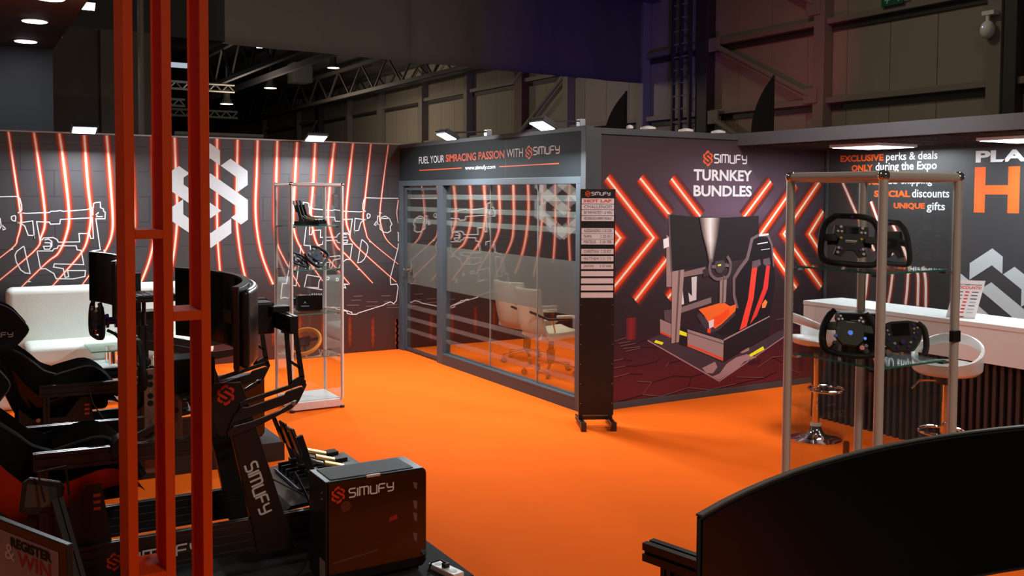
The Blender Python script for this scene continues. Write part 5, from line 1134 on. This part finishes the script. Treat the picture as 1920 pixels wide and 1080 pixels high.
hb = build('hand_brake', B().cyl((.66, Yn - .06, .775), (.66, Yn + .03, .775), .055, n=20).cyl((.66, Yn - .068, .775), (.66, Yn - .06, .775), .038, n=20), BLACK, RB, smooth=True)
build('brake_badge', B().cyl((.668, Yn - .0705, .775), (.668, Yn - .068, .775), .018, n=16), WHITE_INK, hb)
build('brake_lever', B().bar((.70, Yn, .80), (.84, Yn, .86), .02, .03).cyl((.82, Yn - .01, .86), (.82, Yn + .01, .86), .014, n=10), BLACK_ALU, hb, bevel=0.003)
dk = build('pedal_deck', B().prism([(1.42, .30), (1.47, .34), (2.02, .375), (2.02, .36), (1.47, .32)], lambda u, v, w: (u, w, v), 4.70, 5.42), BLACK_ALU, RB)
pedal_set('pedals', (1.70, 5.10, .358), (0, radians(-3), radians(0)), RB, k=1.12)
build('cable', B().tube(smooth_line([(1.45, 4.58, .55), (1.50, 4.52, .42), (1.53, 4.50, .28), (1.46, 4.46, .12), (1.40, 4.40, .09), (1.42, 4.30, .09), (1.465, 4.26, .10)], 5), .006, 6), RUBBER, RB, smooth=True)
build('cable', B().tube(smooth_line([(1.20, 4.60, .62), (1.46, 4.59, .45), (1.62, 4.52, .36), (1.80, 4.47, .40)], 5), .004, 6), RUBBER, RB, smooth=True)

# ---- rig by the sofa (A)
ax_, ay_ = 0.19, 2.30
RA = thing('racing_rig', 'black racing rig by the sofa with lettered seat and purple wheel hub', 'racing simulator', (0.9, 7.2, 0.137), group='racing simulators')
YnA, YfA = rig(RA, ax_, ay_, -0.125, 0.187, 1.28)
bucket_seat(RA, 0.42, 7.20, 0.335)
monA, PmA = curved_screen(RA, 0.885, 7.20, 1.115, 1.485, 1.19, 0.12)
build('monitor_post', B().alu((1.12, 7.2, .35), (1.12, 7.2, 1.36), 0.04, 0.08, up=(1, 0, 0)), BLACK_ALU, RA)
for y in (YnA, YfA): build('front_upright', B().alu((1.10, y, .347), (1.10, y, 1.02), 0.04, 0.12, up=(1, 0, 0), slots_h=3), BLACK_ALU, RA)
build('wheel_deck', B().box(1.02, YnA, .90, 1.16, YfA, .918), BLACK, RA)
build('wheel_base', B().box(1.04, 7.11, .93, 1.26, 7.29, 1.09), BLACK, RA, bevel=0.005)
hubA = build('purple_hub', B().cyl((.93, 7.2, 1.03), (.945, 7.2, 1.03), .05, n=18).cyl((.945, 7.2, 1.03), (.985, 7.2, 1.03), .026, n=14).cyl((.985, 7.2, 1.03), (1.0, 7.2, 1.03), .05, n=18).cyl((1.0, 7.2, 1.03), (1.04, 7.2, 1.03), .03, n=12), PURPLE, RA, smooth=True)
steering_wheel(None, (.868, 7.2, 1.035), (radians(0), radians(0), radians(-82)), 'formula', 0.98, parent=RA, name='steering_wheel', mats={'hub': PURPLE})
build('coiled_cable', B().tube(smooth_line([(.93, 7.15, .97), (.99, 7.12, .93), (1.03, 7.10, .84), (1.06, 7.08, .80), (1.09, 7.08, .85), (1.09, 7.10, .97)], 6), .011, 8), RUBBER, RA, smooth=True)
kt = build('keyboard_tray', B().box(1.04, 6.70, 1.20, 1.34, 7.10, 1.222).cyl((1.14, 6.95, .95), (1.14, 6.95, 1.2), .015, n=8), BLACK, RA, bevel=0.004)
kb = build('keyboard', B().box(1.06, 6.72, 1.222, 1.32, 7.08, 1.238), RUBBER, kt, bevel=0.003)
kk = B()
for i in range(6):
    for j in range(12): kk.box(1.07 + .042 * i, 6.73 + .029 * j, 1.238, 1.105 + .042 * i, 6.753 + .029 * j, 1.244)
build('keys', kk, mat('key_grey', (0.06, 0.06, 0.062), 0.4), kb)
build('shifter', B().box(.98, YnA - .12, .66, 1.16, YnA - .02, .80).cyl((1.07, YnA - .07, .80), (1.06, YnA - .07, .94), .012, n=8).sphere((1.06, YnA - .07, .95), .025), BLACK, RA, bevel=0.004)
build('pedal_deck', B().prism([(1.05, .30), (1.10, .36), (1.50, .38), (1.50, .36)], lambda u, v, w: (u + .0, w, v), 6.98, 7.42), BLACK_ALU, RA)
pedal_set('pedals', (1.27, 7.20, .372), (0, radians(-3), 0), RA, k=0.9)
for y in (YnA, YfA):
    build('monitor_arm', B().prism([(1.10, .93), (1.60, .80), (1.92, .82), (1.92, .78), (1.58, .74), (1.10, .86)], lambda u, v, w: (u, y + w, v), -.006, .006), BLACK_ALU, RA, bevel=0.002)
build('seat_switch', B().cyl((.47, YnA - .03, .44), (.47, YnA - .02, .44), .014, n=12), STEEL, RA, smooth=True)
build('label_strip', B().box(.56, YnA - .0225, .262, .78, YnA - .0215, .288), GREY_INK, RA)
build('cable', B().tube(smooth_line([(.78, YnA - .02, .62), (.80, YnA - .05, .52), (.86, YnA - .05, .40), (.80, YnA - .04, .33), (.88, YnA - .05, .25)], 5), .004, 6), RUBBER, RA, smooth=True)

# ---- computers
def pc_tower(label, x0, y0, z0, x1, y1, z1, logo):
    t = thing('computer_tower', label, 'computer', ((x0 + x1) / 2, (y0 + y1) / 2, z0), group='gaming computer towers')
    ch_ = .05
    f = lambda u, v, w: (u, w, v)
    body = build('chassis', B().prism([(x0, z0 + .02), (x1 - ch_ * .4, z0 + .02), (x1, z0 + .02 + ch_ * .6), (x1, z1 - ch_ * .3), (x1 - ch_ * .3, z1), (x0, z1)], f, y0 + .012, y1), BLACK, t, bevel=0.003)
    build('top_filter', B().box(x0 + .03, y0 + .03, z1, x1 - .06, y1 - .02, z1 + .004), mat('filter_grey', (0.030, 0.033, 0.036), 0.6, bump=0.3, bscale=900), body, bevel=0.002)
    sp = build('side_glass', B().prism([(x0 + .012, z0 + .03), (x1 - .02, z0 + .03), (x1 - .004, z0 + .05), (x1 - .004, z1 - .02), (x1 - .02, z1 - .006), (x0 + .012, z1 - .006)], f, y0, y0 + .006), mat('smoked_panel', (0.010, 0.006, 0.005), 0.06, spec=0.75), t)
    build('front_mesh', B().box(x1 - .004, y0 + .03, z0 + .06, x1 + .004, y1 - .02, z1 - .04), mat('mesh_black', (0.015, 0.012, 0.012), 0.5), body)
    for x in (x0 + .06, x1 - .08): build('case_foot', B().box(x, y0 + .03, z0, x + .05, y1 - .02, z0 + .02), RUBBER, body)
    if logo:
        fq = lambda u, v, w: (u, y0 - w, v)
        build('emblem', emblem(B(), x0 + .058, z1 - .065, .085, fq, .0006), RED_INK, sp)
        build('wordmark', wordmark(B(), x0 + .112, z1 - .085, .225, .040, fq, .0006), WHITE_INK, sp)
        build('maker_tab', B().box(x0 + .20, y0 - .001, z1 - .004, x0 + .27, y0 + .012, z1 + .006), ALU, body)
        build('fan_ring', B().cyl(fq(x0 + .095, z1 - .125, .0005), fq(x0 + .095, z1 - .125, .001), .026, n=24), mat('copper_fan', (0.10, 0.025, 0.012), 0.4), sp)
        for k, (a, c) in enumerate(((z1 - .06, z1 - .10), (z1 - .15, z1 - .20), (z1 - .21, z1 - .26), (z1 - .31, z1 - .36))):
            build('cable_sheath', B().flat([(x1 - .075, a), (x1 - .052, a - .008), (x1 - .054, c), (x1 - .068, c + .01)], fq, .0006), mat('sheath_pink', (0.16, 0.10, 0.10), 0.5), sp)
        build('board_rail', B().flat([(x0 + .03, z0 + .12), (x0 + .26, z0 + .145), (x0 + .26, z0 + .152), (x0 + .03, z0 + .128)], fq, .0006), mat('rail_dim', (0.09, 0.05, 0.045), 0.5), sp)
        build('warning_tag', B().flat([(x0 + .32, z1 - .215), (x0 + .355, z1 - .205), (x0 + .36, z1 - .228), (x0 + .315, z1 - .235)], fq, .0006), mat('tag_red', (0.35, 0.01, 0.012), 0.5), sp)
        for (y, z) in ((y0 + .05, z1 - .06), (y0 + .05, z1 - .09)): build('rear_screw', B().sphere((x0 - .003, y, z), .005), STEEL, body)
        build('port_panel', B().box(x0 - .002, y0 + .02, z0 + .02, x0 + .002, y0 + .09, z0 + .13), mat('port_grey', (0.25, 0.22, 0.22), 0.5), body)
    return t
pc_tower('black computer tower with white lettering on its side glass', 1.482, 4.205, 0.078, 1.998, 4.452, 0.588, True)
pc_tower('dark computer tower half hidden behind the slanted upright', 1.53, 6.86, 0.137, 1.955, 7.08, 0.598, False)
ps = thing('power_strip', 'white power strip with a black plug on the plinth', 'power strip', (2.06, 4.12, 0.078), (0, 0, radians(12)))
build('strip_body', B().box(-.03, -.10, 0, .035, .10, .028), WHITE, ps, bevel=0.004, local=True)
for y in (-.06, 0, .06): build('socket', B().cyl((0, y, .028), (0, y, .0295), .019, n=18), mat('socket_grey', (0.5, 0.5, 0.48), 0.5), ps, local=True)
build('plug', B().box(-.014, -.014, .0295, .014, .014, .05).tube([(0, 0, .05), (-.01, .03, .06), (-.05, .05, .05), (-.06, .06, .004)], .005, 6), RUBBER, ps, local=True)

# ---- things at the bottom edge
rs = thing('register_sign', 'black-framed register and win poster in the bottom left corner', 'sign', (0.257, 2.82, 0), (0, 0, radians(-65.2)))
zt = 0.969
fs_ = lambda u, v, w: (u, -w, v + 0.0 * u)
build('frame', B().prism([(-.47, zt - .62), (0, zt - .62), (0, zt), (-.47, zt)], fs_, -.02, 0), BLACK, rs, local=True, bevel=0.003)
po = build('poster', B().flat([(-.445, zt - .59), (-.04, zt - .59), (-.04, zt - .028), (-.445, zt - .028)], fs_, .001), mat('poster_pink', (0.27, 0.23, 0.25), 0.5), rs, local=True)
build('poster_lettering', text(B(), 'REGISTER', -.292, zt - .066, -.073, zt - .036, fs_, .002, .05), BLACK_INK, po, local=True)
build('poster_lettering', text(B(), 'WIN', -.257, zt - .113, -.080, zt - .071, fs_, .002, .02), mat('poster_red', (0.35, 0.02, 0.02), 0.6), po, local=True)
build('poster_lettering', text(B(), '&', -.325, zt - .108, -.268, zt - .060, fs_, .002, .01), mat('poster_white', (0.55, 0.5, 0.52), 0.6), po, local=True)
build('stand_post', B().box(-.25, .021, 0, -.21, .045, zt - .05), BLACK, rs, local=True)
build('stand_foot', B().box(-.38, -.1, 0, -.08, .2, .012), BLACK, rs, local=True)
sp = thing('slanted_profile', 'slanted black aluminium profile with wire hoop before the seat', 'stand', (0.33, 3.75, 0))
build('profile_post', B().alu((.325, 3.92, .775), (.50, 3.60, .0), 0.075, 0.04, up=(1, 0, 0), slots_w=2), RUBBER, sp)
build('wire_hoop', B().tube([(.285, 3.93, .77), (.265, 3.95, .88), (.36, 3.95, .89), (.37, 3.93, .78)], .005, 6), BLACK, sp)
build('tablet_holder', B().prism([(.20, .73), (.215, .84), (.24, .855), (.345, .825), (.36, .80), (.345, .72), (.325, .70), (.225, .715)], lambda u, v, w: (u, 3.98 + w, v), 0, .015), BLACK, sp, bevel=0.004)
build('tablet_screen', B().prism([(.218, .745), (.23, .835), (.33, .805), (.335, .73)], lambda u, v, w: (u, 3.975 + w, v), 0, .006), mat('tablet_glass', (0.05, 0.052, 0.05), 0.15), sp)

# big curved monitor on its stand in the near right corner
RC = thing('curved_monitor', 'large curved black monitor in the near right corner', 'monitor', (1.9, 1.6, 0))
chv = Vector((2.866 - 1.27, 1.434 - 1.41)); rz = math.atan2(chv.y, chv.x)
ctr = Vector((1.27, 1.41)) + chv / 2
mb, _ = curved_screen(RC, 0, 0, .89, 1.296, chv.length, .157, thick=.012, name='monitor_shell', glass=SCREEN_MATT, back=False)
Mrot = Matrix.Translation((ctr.x, ctr.y, 0)) @ Matrix.Rotation(rz + pi / 2, 4, 'Z')
for o in [mb] + list(mb.children):
    off = Vector((1.9, 1.6, 0))
    for v in o.data.vertices:
        w = v.co + off; v.co = (Mrot @ w) - off
build('stand_post', B().alu((2.0, 1.85, 0), (2.0, 1.85, 1.08), .08, .04, up=(1, 0, 0)), BLACK_ALU, RC)
build('stand_foot', B().box(1.7, 1.6, 0, 2.3, 2.2, .02), BLACK, RC)
build('vesa_mount', B().box(1.93, 1.60, 0.98, 2.07, 1.84, 1.08), BLACK, RC, bevel=0.005)
RD = thing('profile_rack', 'black aluminium profile frame poking out left of the curved monitor', 'rack', (1.640, 1.938, 0))
build('top_beam', B().alu((1.623, 2.015, 0.967), (1.714, 1.605, 0.967), .05, .05), BLACK_ALU, RD)
build('rack_leg', B().alu((1.640, 1.938, 0), (1.640, 1.938, 0.942), .04, .04, up=(1, 0, 0)), BLACK_ALU, RD)
build('corner_bracket', B().prism([(.02, -.025), (.10, -.025), (.02, -.10)], lambda u, v, w: (1.640 + .216 * u - w, 1.938 - .976 * u, 0.967 + v), -.015, .015), BLACK, RD, bevel=0.003)
for (u, v) in ((.035, -.045), (.065, -.035)): build('bracket_bolt', B().cyl((1.640 + .216 * u - .015, 1.938 - .976 * u, 0.967 + v), (1.640 + .216 * u - .021, 1.938 - .976 * u, 0.967 + v), .008, n=8), STEEL, RD)
tag(build('black_cylinder', B().cyl((5.33, 4.46, 0), (5.33, 4.46, .225), .022, n=20).cyl((5.33, 4.46, .225), (5.33, 4.46, .235), .018, n=20), GLOSS, smooth=True), 'small black cylinder standing on the carpet by the glass case', 'bottle')
